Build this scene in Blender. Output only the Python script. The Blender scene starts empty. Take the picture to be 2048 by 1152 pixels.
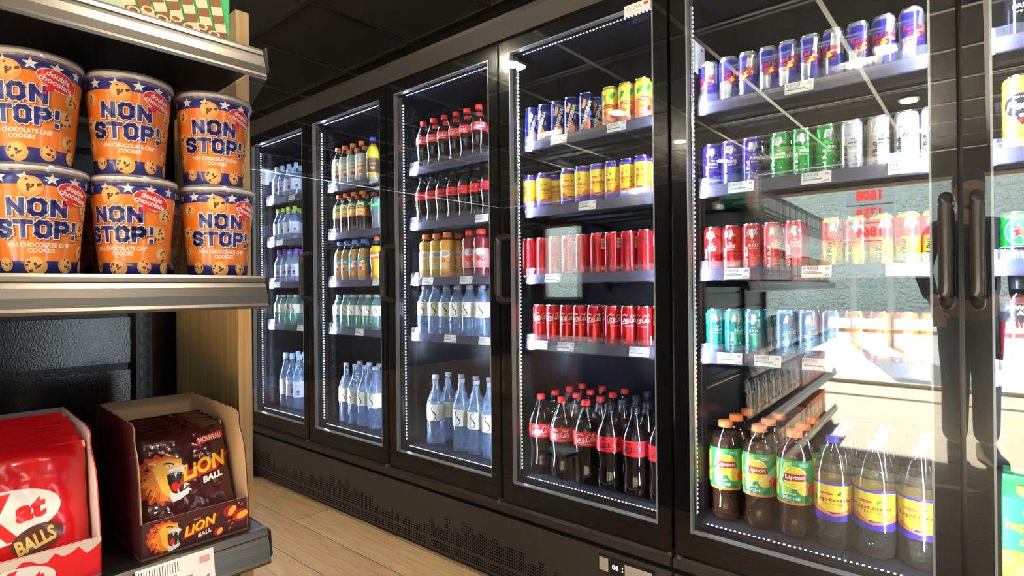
import bpy, bmesh, math, random
from mathutils import Vector, Matrix, Euler
random.seed(11)
PI = math.pi
C = bpy.context.scene.collection
sc = bpy.context.scene
# ------------------------------------------------------------------ camera
cam = bpy.data.objects.new('camera', bpy.data.cameras.new('camera')); C.objects.link(cam)
YAW, PIT, ROL, FPX = .70144, .00132, -.0101, 1133.4
Fw = Vector((-math.sin(YAW) * math.cos(PIT), math.cos(YAW) * math.cos(PIT), math.sin(PIT)))
Rt = Vector((math.cos(YAW), math.sin(YAW), 0)); Up = Rt.cross(Fw)
R2 = Rt * math.cos(ROL) + Up * math.sin(ROL); U2 = Up * math.cos(ROL) - Rt * math.sin(ROL)
cam.matrix_world = Matrix(((R2.x, U2.x, -Fw.x, 0), (R2.y, U2.y, -Fw.y, -1.55), (R2.z, U2.z, -Fw.z, 1.077), (0, 0, 0, 1)))
cam.data.sensor_width = 36; cam.data.lens = 36 * FPX / 2048; cam.data.clip_start = .02
sc.camera = cam
# ------------------------------------------------------------------ world, sun, exposure
sc.view_settings.view_transform = 'Standard'; sc.view_settings.look = 'None'
sc.view_settings.exposure = 0.0; sc.view_settings.gamma = 1; sc.view_settings.use_curve_mapping = False
w = bpy.data.worlds.new('sky'); sc.world = w; w.use_nodes = True
w.node_tree.nodes['Background'].inputs[0].default_value = (.80, .90, 1, 1)
w.node_tree.nodes['Background'].inputs[1].default_value = 7
sun = bpy.data.objects.new('sun', bpy.data.lights.new('sun', 'SUN')); C.objects.link(sun)
sun.data.energy = 145; sun.data.angle = .009; sun.data.color = (1, .95, .86)
sun.rotation_euler = Vector((.269 * .82, .963 * .82, -.57)).to_track_quat('-Z', 'Y').to_euler()
cy = sc.cycles
cy.max_bounces = 12; cy.diffuse_bounces = 3; cy.glossy_bounces = 5; cy.transmission_bounces = 8; cy.transparent_max_bounces = 40
cy.caustics_reflective = False; cy.caustics_refractive = False
cy.sample_clamp_indirect = 4; cy.sample_clamp_direct = 0; cy.use_denoising = True
LED_W = 7.0; SPOT_W = 17.0

# ------------------------------------------------------------------ materials
MATS = {}
def mat(name, col=(.5, .5, .5), rough=.5, metal=0, emit=0, spec=.5, bump=None, coat=0, trans=0, ior=1.45, alpha=1):
    if name in MATS: return MATS[name]
    m = bpy.data.materials.new(name); m.use_nodes = True; MATS[name] = m
    b = m.node_tree.nodes['Principled BSDF']
    b.inputs['Base Color'].default_value = (*col, 1); b.inputs['Roughness'].default_value = rough
    b.inputs['Metallic'].default_value = metal; b.inputs['Specular IOR Level'].default_value = spec
    b.inputs['Coat Weight'].default_value = coat; b.inputs['Coat Roughness'].default_value = .06
    b.inputs['Transmission Weight'].default_value = trans; b.inputs['IOR'].default_value = ior
    b.inputs['Alpha'].default_value = alpha
    if emit:
        b.inputs['Emission Color'].default_value = (*col, 1); b.inputs['Emission Strength'].default_value = emit
    if bump:
        nt = m.node_tree; n = nt.nodes.new('ShaderNodeTexNoise'); n.inputs['Scale'].default_value = bump[0]
        tc = nt.nodes.new('ShaderNodeTexCoord'); nt.links.new(tc.outputs['Object'], n.inputs['Vector'])
        bp = nt.nodes.new('ShaderNodeBump'); bp.inputs['Strength'].default_value = bump[1]; bp.inputs['Distance'].default_value = bump[2]
        nt.links.new(n.outputs['Fac'], bp.inputs['Height']); nt.links.new(bp.outputs['Normal'], b.inputs['Normal'])
    return m
def clear(name, tint=(1, 1, 1), f0=.04, rough=.0, haze=0, hcol=(.75, .75, .85)):
    """thin clear sheet: transparent with Schlick reflection on each face"""
    m = bpy.data.materials.new(name); m.use_nodes = True; MATS[name] = m
    nt = m.node_tree; N = nt.nodes; L = nt.links; N.clear()
    out = N.new('ShaderNodeOutputMaterial'); mx = N.new('ShaderNodeMixShader'); tr = N.new('ShaderNodeBsdfTransparent'); gl = N.new('ShaderNodeBsdfGlossy')
    lw = N.new('ShaderNodeLayerWeight'); lw.inputs['Blend'].default_value = .5
    p = N.new('ShaderNodeMath'); p.operation = 'POWER'; p.inputs[1].default_value = 5
    q = N.new('ShaderNodeMath'); q.operation = 'MULTIPLY_ADD'; q.inputs[1].default_value = 1 - f0; q.inputs[2].default_value = f0; q.use_clamp = True
    L.new(lw.outputs['Facing'], p.inputs[0]); L.new(p.outputs[0], q.inputs[0]); L.new(q.outputs[0], mx.inputs[0])
    tr.inputs[0].default_value = (*tint, 1); gl.inputs['Roughness'].default_value = rough; gl.inputs['Color'].default_value = (1, 1, 1, 1)
    L.new(tr.outputs[0], mx.inputs[1]); L.new(gl.outputs[0], mx.inputs[2])
    if haze:
        df = N.new('ShaderNodeBsdfDiffuse'); df.inputs[0].default_value = (*hcol, 1); m2 = N.new('ShaderNodeMixShader'); m2.inputs[0].default_value = haze
        L.new(mx.outputs[0], m2.inputs[1]); L.new(df.outputs[0], m2.inputs[2]); L.new(m2.outputs[0], out.inputs[0])
    else: L.new(mx.outputs[0], out.inputs[0])
    return m
M_PANE = clear('door_glass', (.97, .985, .98), .06)
M_WIN = clear('window_glass', (.96, .98, .97), .04)
M_PET = clear('clear_plastic', (.96, .97, .98), .05, .06)
M_LIP = clear('clear_acrylic', (.95, .95, .99), .05, .10, .04)
M_LID = clear('lid_plastic', (.93, .93, .95), .09, .12, .12)
M_BLK = mat('black_enamel', (.012, .011, .011), .28, bump=(180, .15, .002))
M_CHAR = mat('charcoal_enamel', (.026, .023, .021), .36, bump=(400, .2, .001))
M_GBLK = mat('black_border_enamel', (.006, .006, .007), .15)
M_INN = mat('fridge_liner', (.010, .010, .013), .22, spec=.4)
M_STEEL = mat('brushed_steel', (.55, .53, .50), .28, 1)
M_ALU = mat('aluminium', (.75, .76, .78), .25, 1)
M_CANTOP = mat('can_aluminium', (.82, .82, .84), .22, 1)
M_WHITE = mat('white_card', (.85, .85, .87), .5)
M_INK = mat('black_ink', (.02, .02, .025), .4)
M_GREY = mat('grey_ink', (.30, .30, .34), .5)
M_SHELF = mat('dark_shelf_enamel', (.018, .018, .021), .4, .1)
M_LED = mat('led_dot', (.78, .85, 1), .4, emit=5)
M_LED2 = mat('led_bead', (.78, .85, 1), .4, emit=3)
def ink(name, r, g, b, rough=.3, metal=0, coat=.3): return mat(name, (r, g, b), rough, metal, coat=coat)
RED = ink('red_ink', .72, .02, .02); BLUE = ink('blue_ink', .025, .02, .30); YEL = ink('yellow_ink', .95, .66, .03); ORG = ink('orange_ink', .90, .22, .02)
GRN = ink('green_ink', .02, .35, .07); WHT = ink('white_ink', .88, .88, .88); BLKI = ink('black_print', .015, .015, .018); NAVY = ink('navy_ink', .015, .03, .16)
PEACH = ink('peach_ink', .98, .45, .12); LIME = ink('lime_ink', .45, .72, .08); SILV = ink('silver_ink', .70, .72, .76, .25, .85)
GOLD = ink('gold_ink', .75, .5, .15); DRED = ink('dark_red_ink', .45, .015, .03); VIO = ink('violet_blue_ink', .07, .03, .42); SKY = ink('sky_ink', .22, .50, .85)
TEAL = ink('teal_ink', .04, .42, .42); BRN = ink('brown_ink', .10, .03, .015); CREAM = ink('cream_ink', .88, .84, .70); PINK = ink('pink_ink', .85, .30, .35)
GREYI = ink('light_grey_ink', .45, .46, .50)

# ------------------------------------------------------------------ mesh helpers
class MB:
    def __init__(s): s.v = []; s.f = []; s.m = []; s.mats = []; s.sm = []
    def mi(s, m):
        if m not in s.mats: s.mats.append(m)
        return s.mats.index(m)
    def face(s, idx, m, smooth=False): s.f.append(idx); s.m.append(s.mi(m)); s.sm.append(smooth)
    def box(s, x0, x1, y0, y1, z0, z1, m, bev=0):
        b = len(s.v)
        s.v += [(x, y, z) for z in (z0, z1) for y in (y0, y1) for x in (x0, x1)]
        for q in ((0, 2, 3, 1), (4, 5, 7, 6), (0, 1, 5, 4), (2, 6, 7, 3), (0, 4, 6, 2), (1, 3, 7, 5)): s.face([b + i for i in q], m)
        return s
    def prism(s, pts, axis, a, b, m):
        """closed polygon pts in the plane across axis, extruded from a to b"""
        def P(p, t): return {'x': (t, p[0], p[1]), 'y': (p[0], t, p[1]), 'z': (p[0], p[1], t)}[axis]
        n = len(pts); k = len(s.v); s.v += [P(p, a) for p in pts] + [P(p, b) for p in pts]
        s.face(list(range(k, k + n)), m); s.face(list(range(k + 2 * n - 1, k + n - 1, -1)), m)
        for i in range(n): s.face([k + i, k + n + i, k + n + (i + 1) % n, k + (i + 1) % n], m)
        return s
    def lathe(s, prof, m, seg=32, mats=None, cx=0, cy=0, ribs=0, rib=0, z_ribs=None, smooth=True):
        k = len(s.v); n = len(prof)
        for i, (r, z) in enumerate(prof):
            for j in range(seg):
                a = 2 * PI * j / seg; rr = r
                if ribs and z_ribs[0] < z < z_ribs[1]: rr = r * (1 - rib * (.5 + .5 * math.cos(ribs * a)))
                s.v.append((cx + rr * math.sin(a), cy - rr * math.cos(a), z))
        for i in range(n - 1):
            mm = mats[i] if mats else m
            for j in range(seg): s.face([k + i * seg + j, k + i * seg + (j + 1) % seg, k + (i + 1) * seg + (j + 1) % seg, k + (i + 1) * seg + j], mm, smooth)
        if prof[0][0] > 1e-5: s.face([k + j for j in range(seg)][::-1], mats[0] if mats else m)
        if prof[-1][0] > 1e-5: s.face([k + (n - 1) * seg + j for j in range(seg)], mats[-1] if mats else m)
        return s
    def tube(s, pts, r, m, seg=8):
        k = len(s.v); pts = [Vector(p) for p in pts]; n = len(pts); rr = r if isinstance(r, (list, tuple)) else [r] * n
        for i, p in enumerate(pts):
            d = (pts[min(i + 1, n - 1)] - pts[max(i - 1, 0)]).normalized()
            u = d.cross(Vector((0, 0, 1)) if abs(d.z) < .9 else Vector((1, 0, 0))).normalized(); v = d.cross(u)
            for j in range(seg):
                a = 2 * PI * j / seg; s.v.append(tuple(p + u * rr[i] * math.cos(a) + v * rr[i] * math.sin(a)))
        for i in range(n - 1):
            for j in range(seg): s.face([k + i * seg + j, k + i * seg + (j + 1) % seg, k + (i + 1) * seg + (j + 1) % seg, k + (i + 1) * seg + j], m, True)
        s.face([k + j for j in range(seg)][::-1], m); s.face([k + (n - 1) * seg + j for j in range(seg)], m)
        return s
    def build(s, name, parent=None, loc=None, rot=None, bevel=0):
        me = bpy.data.meshes.new(name); me.from_pydata(s.v, [], s.f)
        for m in s.mats: me.materials.append(m)
        me.polygons.foreach_set('material_index', s.m); me.polygons.foreach_set('use_smooth', s.sm); me.update()
        o = bpy.data.objects.new(name, me); C.objects.link(o)
        if parent: o.parent = parent
        if loc: o.location = loc
        if rot: o.rotation_euler = rot
        if bevel:
            bv = o.modifiers.new('edge', 'BEVEL'); bv.width = bevel; bv.segments = 2; bv.limit_method = 'ANGLE'
        return o
def tag(o, label=None, cat=None, group=None, kind=None):
    if label: o['label'] = label
    if cat: o['category'] = cat
    if group: o['group'] = group
    if kind: o['kind'] = kind
    return o
def empty(name, loc=(0, 0, 0), rz=0, **k):
    o = bpy.data.objects.new(name, None); C.objects.link(o); o.location = loc; o.rotation_euler = (0, 0, rz); return tag(o, **k)
def clone(o, parent=None):
    c = o.copy(); C.objects.link(c); c.parent = parent
    for ch in list(o.children): clone(ch, c)
    return c
# text outlines -------------------------------------------------------
TXT = {}
def text_faces(t, bold=0, shear=0):
    key = (t, bold, shear)
    if key in TXT: return TXT[key]
    cu = bpy.data.curves.new('t', 'FONT'); cu.body = t; cu.offset = bold; cu.shear = shear; cu.resolution_u = 2; cu.fill_mode = 'FRONT'
    o = bpy.data.objects.new('t', cu); C.objects.link(o)
    dg = bpy.context.evaluated_depsgraph_get(); dg.update()
    me = bpy.data.meshes.new_from_object(o.evaluated_get(dg))
    vs = [(v.co.x, v.co.y) for v in me.vertices]; fs = [list(p.vertices) for p in me.polygons]
    bpy.data.objects.remove(o); bpy.data.curves.remove(cu); bpy.data.meshes.remove(me)
    x0 = min(v[0] for v in vs); x1 = max(v[0] for v in vs); y0 = min(v[1] for v in vs); y1 = max(v[1] for v in vs)
    vs = [((x - x0) / (x1 - x0) - .5, (y - y0) / (y1 - y0) - .5) for x, y in vs]
    TXT[key] = (vs, fs); return TXT[key]
def cat_rom(P, n=5, closed=False):
    out = []; m = len(P)
    for i in range(m if closed else m - 1):
        g = (lambda j: P[j % m]) if closed else (lambda j: P[max(0, min(m - 1, j))])
        a, b, c, d = g(i - 1), g(i), g(i + 1), g(i + 2)
        for k in range(n):
            t = k / n
            out.append(tuple(.5 * (2 * b[q] + (c[q] - a[q]) * t + (2 * a[q] - 5 * b[q] + 4 * c[q] - d[q]) * t * t + (3 * b[q] - a[q] - 3 * c[q] + d[q]) * t ** 3) for q in range(len(b))))
    if not closed: out.append(tuple(P[-1]))
    return out
class Dec:
    """flat artwork in label coordinates (s, z); later wrapped onto a surface"""
    def __init__(s): s.items = []; s.k = 0
    def poly(s, pts, m): s.k += 1; s.items.append((list(pts), [list(range(len(pts)))], m, s.k)); return s
    def rect(s, a, b, c, d, m): return s.poly([(a, c), (b, c), (b, d), (a, d)], m)
    def ell(s, cx, cz, rx, rz, m, n=28, rot=0):
        co, si = math.cos(rot), math.sin(rot)
        return s.poly([(cx + rx * math.cos(2 * PI * i / n) * co - rz * math.sin(2 * PI * i / n) * si, cz + rx * math.cos(2 * PI * i / n) * si + rz * math.sin(2 * PI * i / n) * co) for i in range(n)], m)
    def text(s, t, cx, cz, wd, h, m, bold=.02, shear=0, rot=0):
        vs, fs = text_faces(t, bold, shear); co, si = math.cos(rot), math.sin(rot); s.k += 1
        s.items.append(([(cx + x * wd * co - y * h * si, cz + x * wd * si + y * h * co) for x, y in vs], fs, m, s.k)); return s
    def stroke(s, P, wd, m, smooth=True, tr=None):
        """P: (x, y[, w]) points; a ribbon of varying width"""
        P = [(p[0], p[1], p[2] if len(p) > 2 else 1) for p in P]
        if smooth and len(P) > 2: P = cat_rom(P, 4)
        s.k += 1; V = []; Fc = []; n = len(P)
        for i, p in enumerate(P):
            a = P[max(0, i - 1)]; b = P[min(n - 1, i + 1)]; dx, dy = b[0] - a[0], b[1] - a[1]; l = math.hypot(dx, dy) or 1
            ww = wd * p[2] / 2; V += [(p[0] - dy / l * ww, p[1] + dx / l * ww), (p[0] + dy / l * ww, p[1] - dx / l * ww)]
        for i in range(n - 1): Fc.append([2 * i, 2 * i + 1, 2 * i + 3, 2 * i + 2])
        if tr: V = [tr(*v) for v in V]
        s.items.append((V, Fc, m, s.k)); return s
    def star(s, cx, cz, r, m):
        return s.poly([(cx + (r if i % 2 == 0 else r * .42) * math.sin(i * PI / 5), cz + (r if i % 2 == 0 else r * .42) * math.cos(i * PI / 5)) for i in range(10)], m)
    def make(s, name, fn, step=.004, zstep=0, parent=None, dl=.00012, base=.00025):
        bm = bmesh.new(); mats = []; grp = {}
        for V, Fc, m, k in s.items:
            g = grp.setdefault(k, [9, -9, 9, -9]); X = [v[0] for v in V]; Z_ = [v[1] for v in V]
            g[0] = min(g[0], *X); g[1] = max(g[1], *X); g[2] = min(g[2], *Z_); g[3] = max(g[3], *Z_)
        lv = {}
        for k in sorted(grp):
            g = grp[k]; lv[k] = 1 + max([lv[j] for j in lv if grp[j][0] < g[1] and grp[j][1] > g[0] and grp[j][2] < g[3] and grp[j][3] > g[2]] or [0])
        dl = min(dl, .0011 / max(lv.values())); ks = sorted(grp)
        lay = bm.verts.layers.float.new('k')
        for V, Fc, m, k in s.items:
            if m not in mats: mats.append(m)
            vs = [bm.verts.new((x, z, 0)) for x, z in V]
            for v in vs: v[lay] = lv[k]
            for f in Fc:
                try: fa = bm.faces.new([vs[i] for i in f]); fa.material_index = mats.index(m)
                except ValueError: pass
        bm.normal_update()
        bmesh.ops.triangulate(bm, faces=[f for f in bm.faces if len(f.verts) > 4])
        xs = [v.co.x for v in bm.verts]; zs = [v.co.y for v in bm.verts]
        for st, lo, hi, no in ((step, min(xs), max(xs), (1, 0, 0)), (zstep, min(zs), max(zs), (0, 1, 0))):
            if not st: continue
            t = (math.floor(lo / st) + 1) * st
            while t < hi - 1e-6:
                bmesh.ops.bisect_plane(bm, geom=bm.verts[:] + bm.edges[:] + bm.faces[:], dist=1e-7, plane_co=(t, 0, 0) if no[0] else (0, t, 0), plane_no=no)
                t += st
        for f in bm.faces:
            f.smooth = True
            if f.normal.z < 0: f.normal_flip()
        def at(x, z, d):   # facets follow the cuts, so stacked inks stay parallel
            if not step: return Vector(fn(x, z, d))
            t0 = math.floor(x / step + 1e-6) * step; f = (x - t0) / step
            def col(xx):
                if not zstep: return Vector(fn(xx, z, d))
                u0 = math.floor(z / zstep + 1e-6) * zstep; g = (z - u0) / zstep
                return Vector(fn(xx, u0, d)).lerp(Vector(fn(xx, u0 + zstep, d)), g) if g > 1e-4 else Vector(fn(xx, z, d))
            return col(t0).lerp(col(t0 + step), f) if f > 1e-4 else col(x)
        for v in bm.verts: v.co = at(v.co.x, v.co.y, base + dl * v[lay])
        me = bpy.data.meshes.new(name); bm.to_mesh(me); bm.free()
        for m in mats: me.materials.append(m)
        o = bpy.data.objects.new(name, me); C.objects.link(o); o.parent = parent; return o
GLY = {'N': [[(0, 0), (0, 1)], [(0, 1), (1, 0)], [(1, 0), (1, 1)]], 'O': [[(0, .18), (0, .82)], [(0, .82), (.25, 1)], [(.25, 1), (.75, 1)], [(.75, 1), (1, .82)], [(1, .82), (1, .18)], [(1, .18), (.75, 0)], [(.75, 0), (.25, 0)], [(.25, 0), (0, .18)]],
       'S': [[(1, .80), (1, .85)], [(1, .85), (.75, 1)], [(.75, 1), (.25, 1)], [(.25, 1), (0, .82)], [(0, .82), (0, .68)], [(0, .68), (1, .34)], [(1, .34), (1, .18)], [(1, .18), (.75, 0)], [(.75, 0), (.25, 0)], [(.25, 0), (0, .16)], [(0, .16), (0, .20)]],
       'T': [[(-.1, 1), (1.1, 1)], [(.5, 0), (.5, 1)]], 'P': [[(0, 0), (0, 1)], [(0, 1), (.75, 1)], [(.75, 1), (1, .84)], [(1, .84), (1, .60)], [(1, .60), (.75, .44)], [(.75, .44), (0, .44)]], '!': [[(.5, .66), (.5, 1)], [(.5, -.02), (.5, .0)]]}
def block_word(D, t, cx, cz, wd, h, passes, rise=0):
    n = len(t); adv = wd / (n - .12 - (.35 if '!' in t else 0)); cw = adv * .60
    for wdt, m, ox, oz in passes:
        D.k += 1
        for i, ch in enumerate(t):
            x0 = cx - wd / 2 + adv * i + adv * .14 - (adv * .22 if ch == '!' else 0); z0 = cz - h / 2 + rise * (i - n / 2)
            for (ax, az), (bx, bz) in GLY[ch]:
                a = (x0 + ax * cw + ox, z0 + az * h + oz); b = (x0 + bx * cw + ox, z0 + bz * h + oz); l = math.hypot(b[0] - a[0], b[1] - a[1]) or 1; ux, uz = (b[0] - a[0]) / l, (b[1] - a[1]) / l; q = wdt / 2
                e = q if not (ch == 'N' and ax != bx) else q * .2
                D.items.append(([(a[0] - ux * e + uz * q, a[1] - uz * e - ux * q), (b[0] + ux * e + uz * q, b[1] + uz * e - ux * q), (b[0] + ux * e - uz * q, b[1] + uz * e + ux * q), (a[0] - ux * e - uz * q, a[1] - uz * e + ux * q)], [[0, 1, 2, 3]], m, D.k))
def cyl(R):
    """wrap on a cylinder / cone; R number or function of z. s=0 faces -y"""
    def fn(s, z, d):
        r = R(z) if callable(R) else R; r0 = R(0.07) if callable(R) else R
        a = s / r0; return ((r + d) * math.sin(a), -(r + d) * math.cos(a), z)
    return fn
# ------------------------------------------------------------------ artwork
def coke_script(D, cx, cz, wd, h, m, rot=0, lw=.34):
    def E(x, y, rx, ry, a0, a1, n=10, w0=1, w1=1): return [(x + rx * math.cos(math.radians(a0 + (a1 - a0) * i / n)), y + ry * math.sin(math.radians(a0 + (a1 - a0) * i / n)), w0 + (w1 - w0) * i / n) for i in range(n + 1)]
    S = [E(1.3, 1.5, 1.2, 1.45, 50, 320, 12, .5, 1.0), [(1.2, 2.75, .4), (2.4, 3.2, 1), (3.8, 2.75, 1), (4.9, 2.9, .3)],
         E(2.75, .8, .42, .68, 0, 360), E(4.1, .8, .48, .7, 50, 310), E(5.3, .75, .42, .65, 0, 360), [(5.85, 1.4, 1), (5.75, .5, 1), (6.15, .15, .7), (6.6, .9, .4)],
         [(6.55, .95), (6.95, 1.0)],
         E(8.3, 1.5, 1.15, 1.5, 50, 320, 12, .5, 1.1), [(8.6, 2.9, .5), (9.8, 2.6, 1), (11.0, 3.3, 1.2), (12.0, 2.6, .3)],
         E(9.75, .8, .42, .68, 0, 360), [(10.45, .9, .5), (11.1, 2.4, .8), (11.0, 2.75, 1), (10.75, 2.2, 1), (10.65, .5, 1), (11.0, .15, .7)],
         E(11.75, .75, .42, .65, 0, 360), [(12.3, 1.4, 1), (12.2, .5, 1), (12.5, .15, .7), (13.0, .7, .3)],
         [(1.5, .05, .3), (.9, -.5, .9), (2.6, -.55, 1.2), (6.0, -.3, .9), (7.6, .25, .3)]]
    co, si = math.cos(rot), math.sin(rot)
    def tr(x, y):
        x = (x + .30 * y - 6.9) / 13.6 * wd; y = (y - 1.4) / 3.8 * h
        return (cx + x * co - y * si, cz + x * si + y * co)
    for p in S: D.stroke(p, lw, m, tr=tr)
def bull(D, cx, cz, w, m, fl=1):
    P = [(-.5, .05), (-.42, .3), (-.2, .36), (.05, .28), (.25, .38), (.42, .3), (.5, .12), (.44, .0), (.3, .02), (.2, -.1), (.3, -.38), (.22, -.4), (.08, -.15), (-.12, -.12), (-.2, -.4), (-.3, -.4), (-.28, -.12), (-.4, -.05), (-.55, -.35), (-.6, -.3)]
    D.poly([(cx + fl * x * w, cz + y * w) for x, y in (P if fl > 0 else P[::-1])], m)
def lipton_logo(D, cx, cz, r):
    D.ell(cx, cz, r * 1.08, r * 1.08, CREAM); D.ell(cx, cz, r, r, YEL)
    D.poly([(cx - r * 1.1, cz - r * .36), (cx + r * 1.1, cz - r * .30), (cx + r * 1.0, cz + r * .36), (cx - r * 1.0, cz + r * .36)], DRED)
    D.text('Lipton', cx, cz, r * 1.7, r * .5, WHT, .02)
def barcode(D, x0, x1, z0, z1, n=14):
    rnd = random.Random(5); D.rect(x0, x1, z0, z1, WHT); x = x0 + .0006; wd = (x1 - x0 - .001) / n
    for i in range(n): D.rect(x, x + wd * rnd.choice((.35, .6)), z0 + (z1 - z0) * .1, z1 - (z1 - z0) * .1, BLKI); x += wd
def nutri(D, cx, z0, w, h):
    for i in range(4): D.rect(cx - w / 2, cx + w / 2, z0 + i * h / 4, z0 + i * h / 4 + h / 9, m=WHT)

# ------------------------------------------------------------------ cans
def can(name, R, H, body, art, lid=M_CANTOP, tab=M_CANTOP, mats=None):
    n = .0045; t = R - .0035
    prof = [(R * .72, .002), (R * .78, 0), (R * .86, .0015), (R - .001, .008), (R, .012), (R, H * .5), (R, H - .013), (R - .0012, H - .009), (t, H - .004), (t, H - .0025)]
    ms = [M_CANTOP] * 3 + [body] * 5 + [M_CANTOP] * 2
    if mats: ms = mats
    o = MB().lathe(prof, body, 28, ms[:9]).build(name)
    top = MB().lathe([(t, H - .0026), (t + .0008, H - .001), (t + .0002, H), (t - .0012, H - .0006), (t - .0022, H - .004), (R * .5, H - .0045), (.0001, H - .0045)], M_CANTOP, 24).build('lid', o)
    MB().prism([(-.005, -.011), (.005, -.011), (.0065, .0), (.004, .008), (-.004, .008), (-.0065, .0)], 'z', H - .0042, H - .003, tab).build('pull_tab', o)
    D = Dec(); art(D, R, H); D.make('printed_lettering', cyl(R), .0045, parent=o)
    return o
def art_rb(D, R, H):
    w = PI * R / 2
    for k in (0, 1):
        c = k * 2 * w
        D.poly([(c - w, .012), (c, .012), (c + w * .10, H * .5), (c - w, H * .5)][::1], SILV)
        D.poly([(c - w, H * .47), (c + w * .12, H * .47), (c + w * .25, H - .013), (c - w, H - .013)], BLUE)
        D.poly([(c, .012), (c + w, .012), (c + w, H * .5), (c + w * .10, H * .5)], BLUE)
        D.poly([(c + w * .12, H * .5), (c + w, H * .5), (c + w, H - .013), (c + w * .25, H - .013)], SILV)
        D.ell(c + w * .1, H * .5, .0075, .0075, YEL); bull(D, c - .006, H * .5, .016, RED, 1); bull(D, c + .0145, H * .5, .016, RED, -1)
        D.text('Red Bull', c + .003, H * .62, w * 1.25, .0125, RED, .03)
        D.text('ENERGY DRINK', c + .003, H * .40, w * .9, .0045, RED, .02)
def rb_edition(col, txt=WHT, sub='EDITION', head='THE', bullm=SILV, word='SUMMER', top=None):
    def art(D, R, H):
        w = PI * R / 2
        for k in (0, 1):
            c = k * 2 * w
            if top:
                D.rect(c - w, c + w, H * .55, H - .013, top[0]); D.rect(c - w, c + w, H * .40, H * .56, top[1])
            D.poly([(c - .012, H * .72), (c - .006, H - .016), (c + .014, H - .014), (c + .017, H * .82), (c + .012, H * .72), (c + .006, H * .66), (c + .002, H * .74)], bullm)
            bull(D, c + .016, H * .78, .014, bullm, -1)
            D.text('Red Bull', c - .009, H * .29, H * .44, .0095, txt, .03, 0, PI / 2)
            D.text(head, c + .008, H * .62, .010, .005, txt, .02)
            D.text(word, c + .010, H * .55, .026, .0085, txt, .02); D.text(sub, c + .010, H * .48, .022, .0045, txt, .01)
            D.ell(c + .013, H * .28, .0018, .0018, txt); D.text('250 ml', c + .012, .02, .014, .0035, txt, .01)
    return art
def art_orangina(D, R, H):
    for k in (0, 1):
        c = k * PI * R
        D.poly([(c - .004, .012), (c + .014, .014), (c + .018, H * .25), (c + .006, H * .42), (c - .006, H * .33)], ORG)
        D.poly([(c - .014, H * .62), (c - .004, H * .6), (c + .004, H * .8), (c - .006, H * .86)], PEACH)
        D.poly([(c - .019, .018), (c - .009, .014), (c + .019, H * .82), (c + .008, H * .86)], BLKI)
        D.text('ORANGINA', c, H * .42, H * .80, .0135, WHT, .05, .2, 1.27)
        D.text('ZERO', c + .018, H * .5, .016, .005, WHT, .03, 0, PI / 2)
def art_lipton(D, R, H):
    for k in (0, 1):
        c = k * PI * R
        D.rect(c - PI * R / 2, c + PI * R / 2, .012, H * .55, ORG)
        D.poly([(c - .04, H * .5), (c - .01, H * .56), (c + .01, H * .52), (c + .04, H * .6), (c + .04, H - .013), (c - .04, H - .013)], YEL)
        D.poly([(c - .028, H * .62), (c - .02, H * .78), (c - .004, H * .8), (c - .01, H * .68)], GRN); D.poly([(c + .004, H * .74), (c + .02, H * .86), (c + .03, H * .8), (c + .016, H * .68)], GRN)
        D.ell(c + .014, H * .28, .016, .018, PEACH); D.ell(c + .018, H * .30, .009, .010, RED)
        lipton_logo(D, c, H * .52, .017)
        D.text('PECHE', c - .004, H * .22, .024, .007, WHT, .02); D.text('SAVEUR', c - .008, H * .29, .018, .004, WHT, .01); D.text('ICE TEA', c - .006, H * .155, .016, .004, WHT, .01)
def liptonic_art(D, R, H, z0=.012, z1=None, big=1):
    z1 = z1 or H - .013; h = z1 - z0
    for k in (0, 1):
        c = k * PI * R; a = PI * R / 2
        D.rect(c - a, c + a, z0, z0 + h * .25, VIO); D.rect(c - a, c + a, z1 - h * .07, z1, VIO)
        D.rect(c - a, c + a, z0 + h * .24, z1 - h * .07, YEL)
        D.poly([(c - a, z0 + h * .30), (c - a * .5, z0 + h * .36), (c - a * .1, z0 + h * .18), (c + a * .2, z0 + h * .22), (c + a * .7, z0 + h * .40), (c + a, z0 + h * .38), (c + a, z0 + h * .25), (c + a * .5, z0 + h * .19), (c, z0 + h * .13), (c - a * .5, z0 + h * .2)], ORG)
        rn = random.Random(3)
        for i in range(16): D.ell(c + rn.uniform(-.6, .9) * a, z0 + h * rn.uniform(.2, .42), .0012 * big, .0012 * big, PEACH, 6)
        for i in range(9): D.ell(c + rn.uniform(.1, .8) * a, z0 + h * rn.uniform(.65, .82), .0009 * big, .0009 * big, ORG, 6)
        D.text('Liptonic', c, z0 + h * .545, a * 1.35, h * .14, DRED, .02); D.text("l'Original", c + a * .15, z0 + h * .44, a * .85, h * .065, DRED, .01)
        D.ell(c - a * .25, z0 + h * .70, a * .24, h * .035, RED, 16); D.text('Lipton', c - a * .25, z0 + h * .70, a * .32, h * .03, WHT, .01)
        D.ell(c + a * .18, z0 + h * .72, a * .10, h * .035, GRN, 10, .8)
def art_zero(D, R, H):
    for k in (0, 1):
        c = k * PI * R
        coke_script(D, c + .002, H * .5, H * .86, .024, BLKI, PI / 2)
        D.rect(c + .030, c + .042, H * .62, H * .86, WHT)
        for i in range(7): D.rect(c + .032, c + .040, H * .64 + i * .004, H * .64 + i * .004 + .002, BLKI)
        D.rect(c + .031, c + .041, H * .14, H * .19, WHT)
        for i in range(5): D.rect(c + .033, c + .040, H * .26 + i * .008, H * .26 + i * .008 + .0012, BLKI)
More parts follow.
